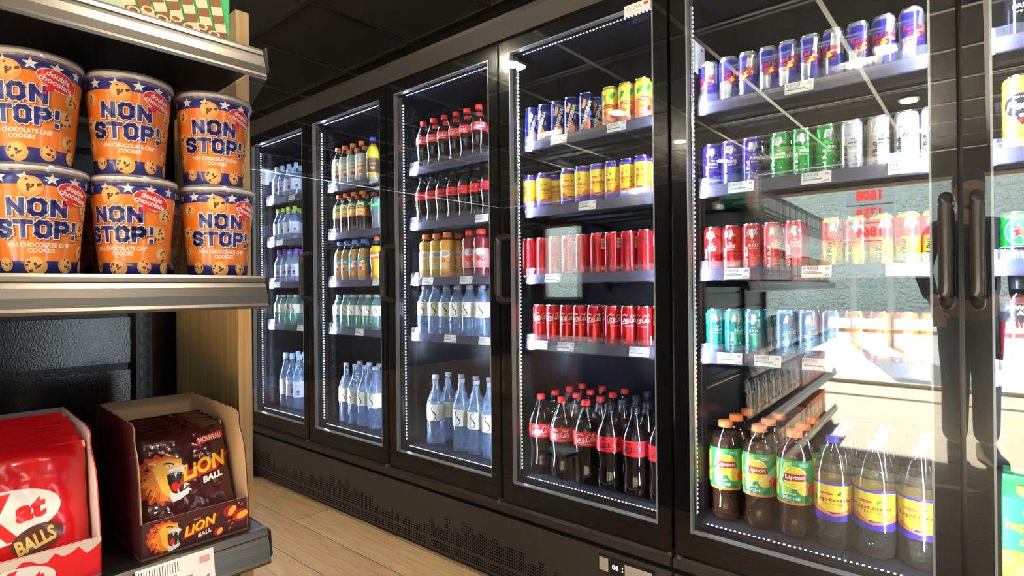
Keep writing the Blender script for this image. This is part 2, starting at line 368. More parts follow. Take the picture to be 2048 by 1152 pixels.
def art_coke(D, R, H):
    for k in (0, 1):
        c = k * PI * R
        if k == 0:
            coke_script(D, c, H * .70, .058, .030, WHT); D.text('GOUT ORIGINAL', c, H * .53, .034, .0035, WHT, .01)
            D.text('33cl', c - .012, H * .14, .010, .004, WHT, .01)
        else:
            coke_script(D, c - .006, H * .52, H * .86, .024, WHT, PI / 2); D.text('GOUT ORIGINAL', c + .010, H * .45, .05, .004, WHT, .01, 0, PI / 2)
            D.rect(c + .020, c + .032, H * .62, H * .86, WHT)
            for i in range(7): D.rect(c + .022, c + .030, H * .64 + i * .004, H * .64 + i * .004 + .002, BLKI)
        D.poly([(c + .028, H * .10), (c + .034, H * .10), (c + .034, H * .32), (c + .028, H * .32)], GREYI)
        for i in range(3): D.ell(c + .031, H * (.15 + .06 * i), .002, .002, (GRN, YEL, WHT)[i], 8)
        D.rect(c + .038, c + .046, H * .10, H * .2, CREAM)
def art_pietra(D, R, H):
    rn = random.Random(8)
    for i in range(60):
        x, z = rn.uniform(-.1, .09), rn.uniform(.02, H - .02); D.stroke([(x, z), (x + rn.uniform(.002, .010), z + rn.uniform(-.001, .001))], .0005, BRN, False)
    for k in (0, 1):
        c = k * PI * R
        D.ell(c, H * .60, .032, .027, BLKI); D.stroke([(c - .030, H * .60 + .014), (c, H * .60 + .027), (c + .030, H * .60 + .014)], .0015, GOLD)
        D.text('Pietra', c, H * .595, .054, .020, WHT, .05, .2); D.text('BIERE CORSE', c, H * .70, .03, .004, CREAM, .01)
        D.poly([(c - .006, H * .47), (c + .006, H * .47), (c + .009, H * .41), (c + .003, H * .36), (c + .001, H * .33), (c - .004, H * .37), (c - .008, H * .42)], BLKI); D.ell(c - .001, H * .40, .004, .005, DRED)
        D.ell(c, H * .46, .005, .004, WHT); D.text('BIERE', c, H * .2, .03, .006, BRN, .01)
def art_heineken(D, R, H):
    for k in (0, 1):
        c = k * PI * R
        D.rect(c - PI * R / 2, c + PI * R / 2, .014, H * .34, WHT); D.rect(c - PI * R / 2, c + PI * R / 2, H * .06 + .008, H * .33, NAVY if 0 else BLKI)
        D.ell(c, H * .62, .026, .030, WHT); D.ell(c, H * .62, .024, .028, GRN); D.star(c, H * .61, .019, WHT); D.star(c, H * .61, .0165, RED)
        D.text('Heineken', c, H * .22, .074, .020, WHT, .03); D.text('OPEN ON THE GREEN', c, H * .90, .05, .006, LIME, .02)
def art_black(D, R, H):
    for k in (0, 1):
        c = k * PI * R
        D.ell(c + .004, .105, .013, .020, WHT, 20); D.poly([(c - .009, .112), (c - .004, .145), (c + .012, .140), (c + .010, .118)], WHT); D.ell(c + .003, .103, .008, .013, BLKI, 16); D.ell(c + .005, .102, .0045, .009, WHT, 14)
        D.text('ORIGINAL', c + .010, .070, .056, .011, WHT, .03); D.text('INTENSE BLACK', c + .008, .058, .044, .004, WHT, .01); D.text('BAR', c + .014, .051, .018, .005, WHT, .01)

# ------------------------------------------------------------------ bottles
def liq(name, r, g, b, rough=.08): return mat(name, (r, g, b), rough, spec=.6)
M_WATER = clear('water_in_plastic', (.84, .92, 1), .09, .04, .15, (.45, .66, 1))
M_WGREEN = clear('water_in_green_glass', (.76, .94, .88), .09, .04, .15, (.42, .78, .70))
COLA = liq('cola_liquid', .012, .005, .003)
def bottle(name, prof, body, cap_m, cap_r, cap_h, liquid=None, liq_top=None, label=None, art=None, ribs=0, rib=0, zr=(0, 0), cap_name='cap'):
    """prof ends at the neck; cap sits on it"""
    H = prof[-1][1]
    P = cat_rom([(r, z) for r, z in prof], 3)
    P = [(max(r, .0005), z) for r, z in P]
    P[0] = (P[0][0], 0); P[-1] = prof[-1]
    o = MB().lathe(P, body, 30, ribs=ribs, rib=rib, z_ribs=zr).build(name)
    MB().lathe([(cap_r * .98, H - cap_h * .75), (cap_r, H - cap_h * .7), (cap_r * .97, H + cap_h * .22), (cap_r * .85, H + cap_h * .28), (.0002, H + cap_h * .28)], cap_m, 24).build(cap_name, o)
    if liquid:
        Q = [(max(r - .0012, .0004), max(z, .0012)) for r, z in P if z < liq_top]
        r_top = next(r for r, z in P if z >= liq_top) - .0012; Q.append((r_top, liq_top))
        MB().lathe(Q, liquid, 28, ribs=ribs, rib=rib, z_ribs=zr).build('drink', o)
    if label:
        z0, z1, lm = label
        def Rf(z):
            z = max(z0, min(z1, z))
            for (r0, a), (r1, b) in zip(P, P[1:]):
                if a <= z <= b and b > a: return r0 + (r1 - r0) * (z - a) / (b - a)
            return P[len(P) // 2][0]
        Rm = Rf((z0 + z1) / 2)
        sl = MB().lathe([(Rf(z0 + (z1 - z0) * i / 8) + .0005, z0 + (z1 - z0) * i / 8) for i in range(9)], lm, 30)
        sl.f = sl.f[:-2]; sl.m = sl.m[:-2]; sl.sm = sl.sm[:-2]
        lo = sl.build('label', o)
        if art:
            D = Dec(); art(D, Rm, z0, z1)
            def fn(s, z, d):
                r = Rf(z) + .0005; a = s / Rm; return ((r + d) * math.sin(a), -(r + d) * math.cos(a), z)
            D.make('label_lettering', fn, .006, parent=lo)
    return o
R_ = random.Random(4)
def P_coke(s=1, k=1): return [(.020 * k, 0), (.029 * k, .004 * s), (.031 * k, .02 * s), (.0275 * k, .05 * s), (.030 * k, .075 * s), (.0325 * k, .10 * s), (.0325 * k, .14 * s), (.0295 * k, .158 * s), (.020 * k, .185 * s), (.0125 * k, .203 * s), (.0118 * k, .212 * s)]
def P_coke125(): return [(.030, 0), (.043, .006), (.045, .03), (.040, .075), (.043, .11), (.0455, .14), (.0455, .185), (.041, .205), (.026, .24), (.0145, .268), (.0135, .285)]
def P_san(R=.0315, H=.207): return [(R * .7, 0), (R * .97, .004), (R, .015), (R, H * .35), (R, H * .62), (R * .97, H * .68), (R * .7, H * .80), (R * .42, H * .90), (R * .40, H)]
def P_juice(): return [(.022, 0), (.031, .004), (.0325, .02), (.031, .05), (.0325, .06), (.0325, .11), (.029, .125), (.0325, .14), (.032, .160), (.024, .175), (.0165, .185), (.0162, .196)]
def P_lip15(): return [(.030, 0), (.041, .006), (.042, .03), (.039, .06), (.041, .08), (.0465, .11), (.0465, .19), (.044, .22), (.034, .25), (.0215, .268), (.0175, .274), (.017, .285)]
def P_tall(R=.036, H=.31): return [(R * .75, 0), (R * .98, .006), (R, .02), (R, H * .3), (R, H * .58), (R * .93, H * .64), (R * .6, H * .76), (R * .36, H * .84), (R * .34, H)]
def art_coke_lab(m=WHT, img=False):
    def art(D, R, z0, z1):
        h = z1 - z0; z = (z0 + z1) / 2
        for k in (0, 1, 2):
            c = (k - 1) * R * 2.1
            if k == 1 or not img: coke_script(D, c, z + h * .08, R * 1.75, h * .62, m); D.text('GOUT ORIGINAL' if m is WHT else 'SANS SUCRES', c, z0 + h * .17, R * .9, h * .09, m, .01)
            else:
                D.ell(c, z, R * .38, h * .34, CREAM); D.rect(c - R * .2, c + R * .2, z - h * .2, z + h * .15, DRED); barcode(D, c + R * .55, c + R * .95, z0 + h * .15, z1 - h * .15, 6)
        D.rect(R * 1.15, R * 1.5, z0 + h * .12, z0 + h * .34, CREAM)
    return art
def art_s(wm='GEORGES', dx=0.0):
    def art(D, R, z0, z1):
        h = z1 - z0
        for k in (0, 1):
            c = k * PI * R + dx
            D.stroke([(c + .20 * h, z0 + .86 * h, .3), (c + .06 * h, z0 + .94 * h, .6), (c - .12 * h, z0 + .84 * h, 1.0), (c - .10 * h, z0 + .64 * h, 1.3), (c + .08 * h, z0 + .46 * h, 1.8), (c + .16 * h, z0 + .26 * h, 1.3), (c + .02 * h, z0 + .10 * h, .8), (c - .20 * h, z0 + .13 * h, .3)], h * .045, BLKI)
            D.text('T', c + h * .26, z0 + .78 * h, h * .09, h * .10, RED, .0); D.text(wm, c + h * .33, z0 + .60 * h, h * .34, h * .06, GREYI, 0)
    return art
def art_zilia(D, R, z0, z1):
    h = z1 - z0
    for k in (0, 1):
        c = k * PI * R
        D.text('ZILIA', c, z0 + h * .70, R * .9, h * .11, NAVY, .0); D.ell(c, z0 + h * .36, R * .25, h * .12, VIO); D.rect(c - R * .35, c + R * .35, z0 + h * .16, z0 + h * .22, NAVY)
def art_zilia_peach(D, R, z0, z1):
    art_zilia(D, R, z0, z1)
    for k in (0, 1): D.ell(k * PI * R + R * .25, z0 + (z1 - z0) * .12, R * .4, (z1 - z0) * .1, ORG); D.ell(k * PI * R - R * .3, z0 + (z1 - z0) * .55, R * .2, (z1 - z0) * .06, LIME)
def art_schw(D, R, z0, z1):
    h = z1 - z0
    for k in (-1, 0, 1):
        c = k * R * 2.1
        D.poly([(c - R * .7, z0 + h * .36), (c + R * .8, z0 + h * .56), (c + R * .8, z0 + h * .72), (c - R * .7, z0 + h * .52)], YEL)
        D.text('SCHWEPPES', c, z0 + h * .54, R * 1.3, h * .09, BLKI, .02, .1, .2)
        D.text('AGRUM', c, z0 + h * .82, R * .8, h * .12, RED, .03); D.rect(c - R * .3, c + R * .35, z0 + h * .05, z0 + h * .30, RED)
def art_lip_lab(D, R, z0, z1):
    h = z1 - z0
    for k in (0, 1):
        c = k * PI * R
        D.rect(c - PI * R / 2, c + PI * R / 2, z0, z0 + h * .5, ORG); D.rect(c - PI * R / 2, c - PI * R * .32, z0 + h * .15, z1 - h * .1, YEL)
        D.poly([(c - R * 1.1, z0 + h * .45), (c + R * 1.2, z0 + h * .45), (c + R * 1.1, z1), (c - R * .6, z1)], GRN)
        D.poly([(c - R * .8, z0 + h * .55), (c - R * .6, z1 - h * .08), (c - R * .15, z1 - h * .02), (c - R * .2, z0 + h * .7)], LIME)
        D.poly([(c - R * .7, z0 + h * .2), (c - R * .75, z0 + h * .5), (c - R * .1, z0 + h * .4), (c - R * .3, z0 + h * .22)], LIME)
        D.ell(c + R * .5, z0 + h * .38, R * .42, h * .15, PEACH); D.ell(c + R * .45, z0 + h * .33, R * .34, h * .09, YEL, 16, -.3); D.ell(c + R * .95, z0 + h * .35, R * .25, h * .12, RED)
        lipton_logo(D, c, z0 + h * .62, R * .60)
        D.text('SAVEUR', c - R * .28, z0 + h * .245, R * .72, h * .05, WHT, .02); D.text('PÊCHE', c - R * .2, z0 + h * .155, R * .95, h * .085, WHT, .03); D.text('ICE TEA', c - R * .3, z0 + h * .075, R * .55, h * .035, WHT, .01)
        D.text('FAIBLE EN', c + R * .5, z1 - h * .08, R * .5, h * .03, WHT, .01); D.text('CALORIES', c + R * .5, z1 - h * .12, R * .5, h * .03, WHT, .01)
        D.ell(c + R * .95, z0 + h * .13, R * .20, h * .07, GRN, 16); D.rect(c + R * .86, c + R * .92, z0 + h * .10, z0 + h * .16, BLUE); D.rect(c + R * .92, c + R * .98, z0 + h * .10, z0 + h * .16, WHT); D.rect(c + R * .98, c + R * 1.04, z0 + h * .10, z0 + h * .16, RED)
def art_liptonic_lab(D, R, z0, z1): liptonic_art(D, R, 1, z0, z1, 1.6)
def art_oasis(D, R, z0, z1):
    h = z1 - z0
    for k in (-1, 0, 1):
        c = k * R * 2.1
        D.rect(c - R * 1.05, c + R * 1.05, z0, z0 + h * .16, ORG); D.ell(c, z0 + h * .55, R * .6, h * .34, CREAM); D.ell(c + R * .1, z0 + h * .45, R * .35, h * .22, PEACH)
        D.ell(c - R * .3, z0 + h * .32, R * .2, h * .12, RED); D.ell(c + R * .3, z0 + h * .30, R * .2, h * .12, LIME); D.text('OASIS', c, z0 + h * .68, R * .95, h * .2, RED, .04, .1, .1)
def art_fruit(f):
    def art(D, R, z0, z1):
        h = z1 - z0
        for k in (0, 1):
            c = k * PI * R
            D.ell(c - R * .1, z0 + h * .80, R * .6, h * .17, WHT); D.ell(c - R * .1, z0 + h * .80, R * .5, h * .12, GREYI)
            D.ell(c - R * .35, z0 + h * .47, R * .28, h * .13, f); D.ell(c + R * .3, z0 + h * .45, R * .30, h * .14, f); D.ell(c + R * .3, z0 + h * .46, R * .15, h * .07, YEL)
            D.text('PUR JUS', c, z0 + h * .25, R * .7, h * .06, GREYI, .01); D.text('25cl', c + R * .3, z0 + h * .12, R * .4, h * .06, BLKI, .01)
    return art
def art_power(D, R, z0, z1):
    h = z1 - z0
    for k in (0, 1):
        c = k * PI * R
        D.text('POWER', c, z0 + h * .66, R * 1.3, h * .19, WHT, .06); D.text('ADE', c + R * .28, z0 + h * .43, R * .78, h * .19, WHT, .06); D.rect(c - R * .3, c + R * .4, z0 + h * .84, z0 + h * .87, RED)
def art_sprite(D, R, z0, z1):
    for k in (-1, 0, 1): D.text('Sprite', k * R * 2.1, (z0 + z1) / 2, R * 1.4, (z1 - z0) * .4, WHT, .04, .2, .15)
def art_gold(D, R, z0, z1):
    for k in (-1, 0, 1): D.text('ICED', k * R * 2.1, z0 + (z1 - z0) * .6, R, (z1 - z0) * .12, GOLD, .02); D.ell(k * R * 2.1, z0 + (z1 - z0) * .3, R * .3, (z1 - z0) * .1, GOLD)
CAPR = mat('red_cap', (.85, .03, .02), .35); CAPO = mat('orange_cap', (.95, .20, .04), .35); CAPB = mat('black_cap', (.012, .012, .014), .3); CAPW = mat('pale_blue_cap', (.45, .62, .90), .4)
CAPV = mat('blue_cap', (.04, .06, .5), .35); CAPT = mat('light_blue_cap', (.12, .30, .80), .35); CAPY = mat('lime_cap', (.75, .85, .08), .35); CAPP = mat('violet_cap', (.22, .05, .50), .35); CAPG = mat('grey_cap', (.35, .37, .42), .35)
M_RLAB = mat('cola_red_label', (.80, .015, .02), .38); M_CLAB = mat('cream_label', (.82, .80, .68), .45); M_GLAB = mat('green_label', (.03, .28, .08), .35)
M_NOLAB = mat('oasis_teal_label', (.10, .40, .55), .4); M_BRLAB = mat('brown_label', (.12, .06, .03), .4); M_ILAB = mat('ice_blue_label', (.62, .70, .88), .4)
K = {}
SL = lambda c: mat('can_' + c[0], c[1], .22, .55, coat=.4)
def proto(key, o, desc, cat, group): K[key] = (o, desc, cat, group); o.location = (0, 30, -5)
RBc = .0265; RBh = .135
proto('rb', can('energy_drink_can', RBc, RBh, SL(('silver', (.6, .62, .66))), art_rb), 'blue and silver energy can', 'can', 'blue and silver energy drink cans')
for key, nm, col, txt, word, top, desc in (
    ('purple', 'violet', (.07, .03, .45), WHT, 'PURPLE', None, 'violet blue energy can'), ('green', 'green', (.01, .36, .05), WHT, 'GREEN', None, 'bright green energy can'),
    ('white', 'pearl', (.72, .72, .70), BLKI, 'WHITE', None, 'pearl white energy can'), ('red', 'red', (.70, .015, .02), WHT, 'RED', None, 'red energy can'),
    ('winter', 'yellow', (.95, .70, .02), BLKI, 'WINTER', (RED, ORG), 'red and yellow energy can'), ('teal', 'teal', (.03, .42, .45), WHT, 'SEA', None, 'teal energy can'),
    ('sky', 'sky', (.16, .42, .85), WHT, 'ICE', None, 'sky blue energy can'), ('orange', 'orange', (.92, .22, .01), WHT, 'ORANGE', None, 'orange energy can')):
    proto(key, can('energy_drink_can', RBc, RBh, SL((nm, col)), rb_edition(None, txt, word=word, top=top, bullm=SILV if key not in ('white',) else GREYI)), desc, 'can', desc + 's')
proto('orangina', can('orange_soda_can', .0265, .143, SL(('navy', (.02, .03, .26))), art_orangina), 'navy orange soda can', 'can', 'navy orange soda cans')
proto('liptoncan', can('iced_tea_can', .0275, .143, SL(('yellow', (.95, .70, .02))), art_lipton), 'yellow and orange iced tea can', 'can', 'peach iced tea cans')
proto('liptonic', can('sparkling_tea_can', .0275, .138, SL(('violet', (.07, .03, .45))), liptonic_art), 'yellow and violet tea can', 'can', 'sparkling iced tea cans')
proto('zero', can('cola_can', .0275, .145, SL(('red', (.70, .015, .02))), art_zero), 'red cola can with black script', 'can', 'red cola cans with black script')
proto('coke', can('cola_can', .0275, .14, SL(('red', (.70, .015, .02))), art_coke), 'red cola can with white script', 'can', 'red cola cans with white script')
proto('pietra', can('beer_can', .0335, .168, SL(('beer_yellow', (.80, .72, .12))), art_pietra), 'yellow beer can', 'can', 'yellow beer cans')
proto('hein', can('beer_can', .0325, .116, SL(('green', (.01, .36, .05))), art_heineken), 'green beer can with red star', 'can', 'green beer cans')
proto('black', can('black_beer_can', .033, .168, SL(('black', (.015, .015, .02))), art_black), 'black can with white drop', 'can', 'black cans')
b = bottle
proto('c50', b('cola_bottle', P_coke(), M_PET, CAPR, .0145, .017, COLA, .168, (.108, .142, M_RLAB), art_coke_lab(WHT, True)), 'small cola bottle with red cap', 'bottle', 'small red capped cola bottles')
proto('c50z', b('cola_bottle', P_coke(), M_PET, CAPB, .0145, .017, COLA, .168, (.108, .142, M_RLAB), art_coke_lab(BLKI, True)), 'small cola bottle with black cap', 'bottle', 'small black capped cola bottles')
proto('c125', b('large_cola_bottle', P_coke125(), M_PET, CAPR, .0155, .018, COLA, .225, (.135, .185, M_RLAB), art_coke_lab(WHT)), 'large cola bottle with red cap', 'bottle', 'large red capped cola bottles')
proto('c125z', b('large_cola_bottle', P_coke125(), M_PET, CAPB, .0155, .018, COLA, .225, (.135, .185, M_RLAB), art_coke_lab(BLKI)), 'large cola bottle with black cap', 'bottle', 'large black capped cola bottles')
proto('s50', b('water_bottle', P_san(.0335, .212), M_WATER, CAPG, .014, .015, None, None, (.085, .145, M_CLAB), art_s('GEORGES', -.012), 14, .05, (.01, .082)), 'small water bottle with cream label', 'bottle', 'small cream labelled water bottles')
proto('s15', b('large_water_bottle', P_tall(.039, .305), M_WATER, CAPG, .0145, .015, None, None, (.112, .182, M_CLAB), art_s('GEORGES', -.02), 12, .06, (.01, .105)), 'large water bottle with cream label', 'bottle', 'large cream labelled water bottles')
proto('sg', b('glass_water_bottle', P_san(.029, .175), M_WGREEN, CAPG, .013, .014, None, None, (.075, .125, M_CLAB), art_s('GEORGES', -.01)), 'pale green water bottle with cream label', 'bottle', 'pale green water bottles')
proto('zl', b('spring_water_bottle', P_tall(.029, .195), M_WATER, CAPW, .0125, .03, None, None, (.045, .11, M_ILAB), art_zilia), 'slim clear water bottle with pale blue cap', 'bottle', 'slim clear water bottles with pale blue caps')
proto('zly', b('flavoured_water_bottle', P_tall(.029, .195), M_WATER, CAPY, .0125, .02, None, None, (.045, .11, M_ILAB), art_zilia_peach), 'clear flavoured water bottle with lime cap', 'bottle', 'clear water bottles with lime caps')
proto('zlp', b('flavoured_water_bottle', P_tall(.029, .195), M_WATER, CAPP, .0125, .02, None, None, (.045, .11, M_ILAB), art_zilia), 'clear water bottle with violet cap', 'bottle', 'clear water bottles with violet caps')
proto('zl15', b('large_spring_water_bottle', P_tall(.036, .315), M_WATER, CAPW, .0145, .03, None, None, (.08, .17, M_ILAB), art_zilia), 'tall clear water bottle with pale blue cap', 'bottle', 'tall clear water bottles')
proto('schw', b('citrus_soda_bottle', P_san(.0315, .207), M_PET, CAPO, .0145, .017, liq('cloudy_citrus', .62, .66, .56), .15, (.045, .115, mat('clouded_label', (.66, .70, .62), .4)), art_schw), 'cloudy citrus soda bottle with orange cap', 'bottle', 'cloudy citrus soda bottles')
proto('goldy', b('yellow_soda_bottle', P_san(.0315, .21), M_PET, CAPV, .0145, .017, liq('yellow_drink', .85, .78, .04), .17, (.04, .11, M_BRLAB), art_gold), 'yellow soda bottle with blue cap', 'bottle', 'yellow soda bottles')
proto('lip50', b('iced_tea_bottle', P_san(.0315, .205), M_PET, CAPO, .0155, .017, liq('dark_tea', .05, .02, .008), .16, (.085, .155, M_GLAB), art_lip_lab), 'small peach tea bottle with orange cap', 'bottle', 'small peach tea bottles')
proto('sprite', b('lemon_soda_bottle', P_coke(), M_PET, CAPG, .0145, .017, liq('clear_soda', .16, .2, .2), .165, (.108, .142, mat('soda_green_label', (.0, .42, .12), .4)), art_sprite), 'clear soda bottle with green label', 'bottle', 'clear soda bottles')
proto('oasis', b('fruit_drink_bottle', P_san(.032, .207), M_PET, CAPT, .0155, .017, liq('amber_drink', .55, .34, .10), .165, (.045, .115, M_NOLAB), art_oasis), 'amber fruit drink with blue cap', 'bottle', 'amber fruit drink bottles')
proto('fanta', b('orange_soda_bottle', P_coke(), M_PET, CAPO, .0145, .017, liq('bright_orange_drink', .95, .50, .01), .172, (.108, .142, mat('orange_label', (.9, .15, .01), .4)), art_sprite), 'bright orange soda bottle', 'bottle', 'bright orange soda bottles')
proto('oj', b('orange_juice_bottle', P_juice(), M_PET, CAPO, .019, .02, liq('orange_juice', .95, .42, .03, .2), .17, (.045, .125, mat('clear_label_orange', (.80, .55, .30), .4)), art_fruit(ORG)), 'orange juice bottle with orange cap', 'bottle', 'orange juice bottles')
proto('aj', b('apricot_juice_bottle', P_juice(), M_PET, CAPO, .019, .02, liq('apricot_juice', .72, .42, .05, .2), .17, (.045, .125, mat('clear_label_apricot', (.75, .62, .38), .4)), art_fruit(PEACH)), 'golden juice bottle with orange cap', 'bottle', 'golden juice bottles')
proto('rj', b('berry_juice_bottle', P_juice(), M_PET, CAPR, .019, .02, liq('berry_juice', .22, .01, .015, .2), .17, (.045, .125, mat('clear_label_berry', (.50, .20, .20), .4)), art_fruit(RED)), 'berry juice bottle with red cap', 'bottle', 'berry juice bottles')
proto('lip15', b('large_iced_tea_bottle', P_lip15(), M_PET, CAPO, .0205, .018, liq('dark_tea', .05, .02, .008), .245, (.095, .215, M_GLAB), art_lip_lab), 'large peach tea bottle with orange cap', 'bottle', 'large peach tea bottles')
proto('ltn15', b('large_sparkling_tea_bottle', [(.032, 0), (.043, .006), (.0455, .03), (.0455, .06), (.0455, .13), (.0455, .18), (.043, .205), (.030, .25), (.016, .275), (.0145, .285)], M_PET, CAPV, .016, .018, clear('pale_tea', (.92, .88, .76), .03, .05, .05, (.6, .55, .4)), .225, (.075, .175, YEL), art_liptonic_lab), 'large bottle with yellow tea label', 'bottle', 'large sparkling tea bottles')
proto('power', b('sports_drink_bottle', [(.026, 0), (.0355, .005), (.0365, .02), (.0352, .035), (.0365, .045), (.0352, .06), (.0365, .07), (.0352, .085), (.0365, .095), (.0365, .15), (.034, .172), (.022, .188), (.0165, .195), (.016, .21)], M_PET, CAPB, .0185, .03, liq('dark_berry_drink', .16, .008, .02), .17, (.115, .165, mat('black_label', (.015, .015, .02), .35)), art_power), 'dark berry sports drink bottle', 'bottle', 'dark berry sports drink bottles')
def carton():
    W, D_, H = .036, .036, .215; G1 = mat('carton_green', (.02, .42, .12), .35, coat=.3); G2 = mat('carton_lime', (.65, .75, .05), .35, coat=.3)
    m = MB(); m.box(-W, W, -D_, D_, 0, H * .45, G2); m.box(-W, W, -D_, D_, H * .45, H, G1)
    m.prism([(-D_, H), (D_, H), (.002, H + .03), (.002, H + .042), (-.002, H + .042), (-.002, H + .03)], 'x', -W, W, G1)
    o = m.build('juice_carton', bevel=.003); D = Dec()
    D.text('happy', 0, H * .70, .060, .030, YEL, .03); D.text('day', .012, H * .55, .040, .026, YEL, .03); D.ell(.012, H * .86, .014, .009, YEL); D.ell(.012, H * .86, .006, .006, RED)
    D.poly([(-.02, H * .40), (.036, H * .38), (.036, H * .45), (-.018, H * .46)], ORG); D.text('100%', .010, H * .42, .03, .008, WHT, .03)
    D.ell(.010, H * .24, .024, .020, PEACH); D.ell(-.012, H * .12, .020, .018, PINK); D.ell(.022, H * .1, .018, .02, ORG)
    D.make('front_print', lambda s, z, d: (s, -D_ - d - .0002, z), 0, parent=o)
    MB().lathe([(.012, H - .01), (.012, H + .014), (.0001, H + .014)], mat('lime_screw_cap', (.75, .8, .05), .4), 18).build('cap', o, (0.0, -.02, .01))
    return o
proto('carton', carton(), 'green and lime juice carton', 'carton', 'green and lime juice cartons')
PLACED = set()
ORD = ['first', 'second', 'third', 'fourth', 'fifth', 'sixth', 'seventh', 'eighth', 'ninth', 'tenth']
SHN = ['top', 'second', 'middle', 'fourth', 'bottom']
def place(key, x, y, z, label, rz, tilt=0):
    o, desc, cat, group = K[key]
    if key not in PLACED: PLACED.add(key); c = o
    else: c = clone(o)
    c.location = (x, y, z); c.rotation_euler = (tilt, 0, rz); tag(c, label, cat, group)
    return c
# ------------------------------------------------------------------ room
def floor_mat():
    m = bpy.data.materials.new('oak_planks'); m.use_nodes = True; nt = m.node_tree; N = nt.nodes; L = nt.links; b = N['Principled BSDF']
    tc = N.new('ShaderNodeTexCoord'); br = N.new('ShaderNodeTexBrick'); L.new(tc.outputs['Object'], br.inputs['Vector'])
    br.inputs['Scale'].default_value = 1; br.inputs['Brick Width'].default_value = 1.25; br.inputs['Row Height'].default_value = .19; br.offset = .37
    br.inputs['Mortar Size'].default_value = .0018; br.inputs['Mortar Smooth'].default_value = .2; br.inputs['Bias'].default_value = 0
    br.inputs['Color1'].default_value = (.72, .50, .27, 1); br.inputs['Color2'].default_value = (.60, .40, .205, 1); br.inputs['Mortar'].default_value = (.09, .055, .03, 1)
    mp = N.new('ShaderNodeMapping'); mp.inputs['Scale'].default_value = (1.2, 16, 1); L.new(tc.outputs['Object'], mp.inputs[0])
    no = N.new('ShaderNodeTexNoise'); no.inputs['Scale'].default_value = 3; no.inputs['Detail'].default_value = 8; no.inputs['Distortion'].default_value = 1.2; L.new(mp.outputs[0], no.inputs['Vector'])
    rp = N.new('ShaderNodeMapRange'); rp.inputs[1].default_value = .3; rp.inputs[2].default_value = .75; rp.inputs[3].default_value = 1.12; rp.inputs[4].default_value = .72; L.new(no.outputs['Fac'], rp.inputs[0])
    mx = N.new('ShaderNodeVectorMath'); mx.operation = 'SCALE'; L.new(br.outputs['Color'], mx.inputs[0]); L.new(rp.outputs[0], mx.inputs['Scale']); L.new(mx.outputs[0], b.inputs['Base Color'])
    b.inputs['Roughness'].default_value = .48; return m
def ceil_mat():
    m = mat('ceiling_tile', (.020, .018, .0165), .85, bump=(260, .4, .002)); return m
M_WALL = mat('dark_wall_paint', (.05, .047, .044), .8); M_FLOOR = floor_mat(); M_TILE = ceil_mat()
M_TBAR = mat('ceiling_grid_metal', (.46, .42, .35), .32, 1)
M_WOOD = mat('oak_veneer', (.50, .33, .15), .5)
def wood_nodes(m, sc_=(3, 3, 60)):
    nt = m.node_tree; N = nt.nodes; L = nt.links; b = N['Principled BSDF']; tc = N.new('ShaderNodeTexCoord'); mp = N.new('ShaderNodeMapping'); mp.inputs['Scale'].default_value = sc_
    L.new(tc.outputs['Object'], mp.inputs[0]); n = N.new('ShaderNodeTexNoise'); n.inputs['Detail'].default_value = 6; n.inputs['Scale'].default_value = 1.5; L.new(mp.outputs[0], n.inputs['Vector'])
    r = N.new('ShaderNodeValToRGB'); c = b.inputs['Base Color'].default_value; r.color_ramp.elements[0].position = .3; r.color_ramp.elements[1].position = .7
    r.color_ramp.elements[0].color = (c[0] * .75, c[1] * .72, c[2] * .68, 1); r.color_ramp.elements[1].color = (c[0] * 1.1, c[1] * 1.1, c[2] * 1.05, 1); L.new(n.outputs['Fac'], r.inputs[0]); L.new(r.outputs[0], b.inputs['Base Color'])
wood_nodes(M_WOOD, (60, 60, 2.5))
def struct(mb, name): return tag(mb.build(name), kind='structure')
X0, X1, Y0, Y1, ZC = -6.2, 3.4, -5.6, 1.15, 2.42
struct(MB().box(X0, X1, Y0 - .1, Y1, -.06, 0, M_FLOOR), 'floor')
struct(MB().box(X0, X1, Y1, Y1 + .1, 0, ZC, M_WALL), 'wall_back'); struct(MB().box(X0 - .1, X0, Y0, Y1, 0, ZC, M_WALL), 'wall_left')
struct(MB().box(X1, X1 + .1, Y0, -.74, 0, ZC, M_WALL).box(X1, X1 + .1, -.22, Y1, 0, ZC, M_WALL).box(X1, X1 + .1, -.74, -.22, 2.1, ZC, M_WALL).box(X1, X1 + .1, -.74, -.22, 0, .12, M_WALL), 'wall_right')
# front wall: shop windows at x -5.4..-4.3 and from -1.48 to 2.9
WB = (-5.4, -4.3, -2.7, 2.9)
m = MB(); m.box(X0, WB[0], Y0 - .1, Y0, 0, ZC, M_WALL); m.box(WB[1], WB[2], Y0 - .1, Y0, 0, ZC, M_WALL); m.box(WB[3], X1, Y0 - .1, Y0, 0, ZC, M_WALL)
m.box(WB[0], WB[1], Y0 - .1, Y0, 2.06, ZC, M_WALL); m.box(WB[2], WB[3], Y0 - .1, Y0, 2.16, ZC, M_WALL); m.box(WB[0], WB[1], Y0 - .1, Y0, 0, .9, M_WALL); struct(m, 'wall_front')
M_WFR = mat('window_frame_paint', (.55, .55, .55), .4)
def window(n, xs, z0, z1, rails=()):
    m = MB(); 
    for x in xs: m.box(x - .02, x + .02, Y0 - .09, Y0 - .01, z0, z1, M_WFR)
    for z in (z0, z1 - .04) + tuple(rails): m.box(xs[0], xs[-1], Y0 - .08, Y0 - .02, z, z + .04, M_WFR)
    o = struct(m, f'window_{n}'); MB().box(xs[0] + .01, xs[-1] - .01, Y0 - .053, Y0 - .047, z0 + .02, z1 - .02, M_WIN).build('glass', o)
window(1, (-5.38, -4.32), .9, 2.06); window(2, (-2.68, .55, 1.7, 2.88), 0, 2.16, (.56,))
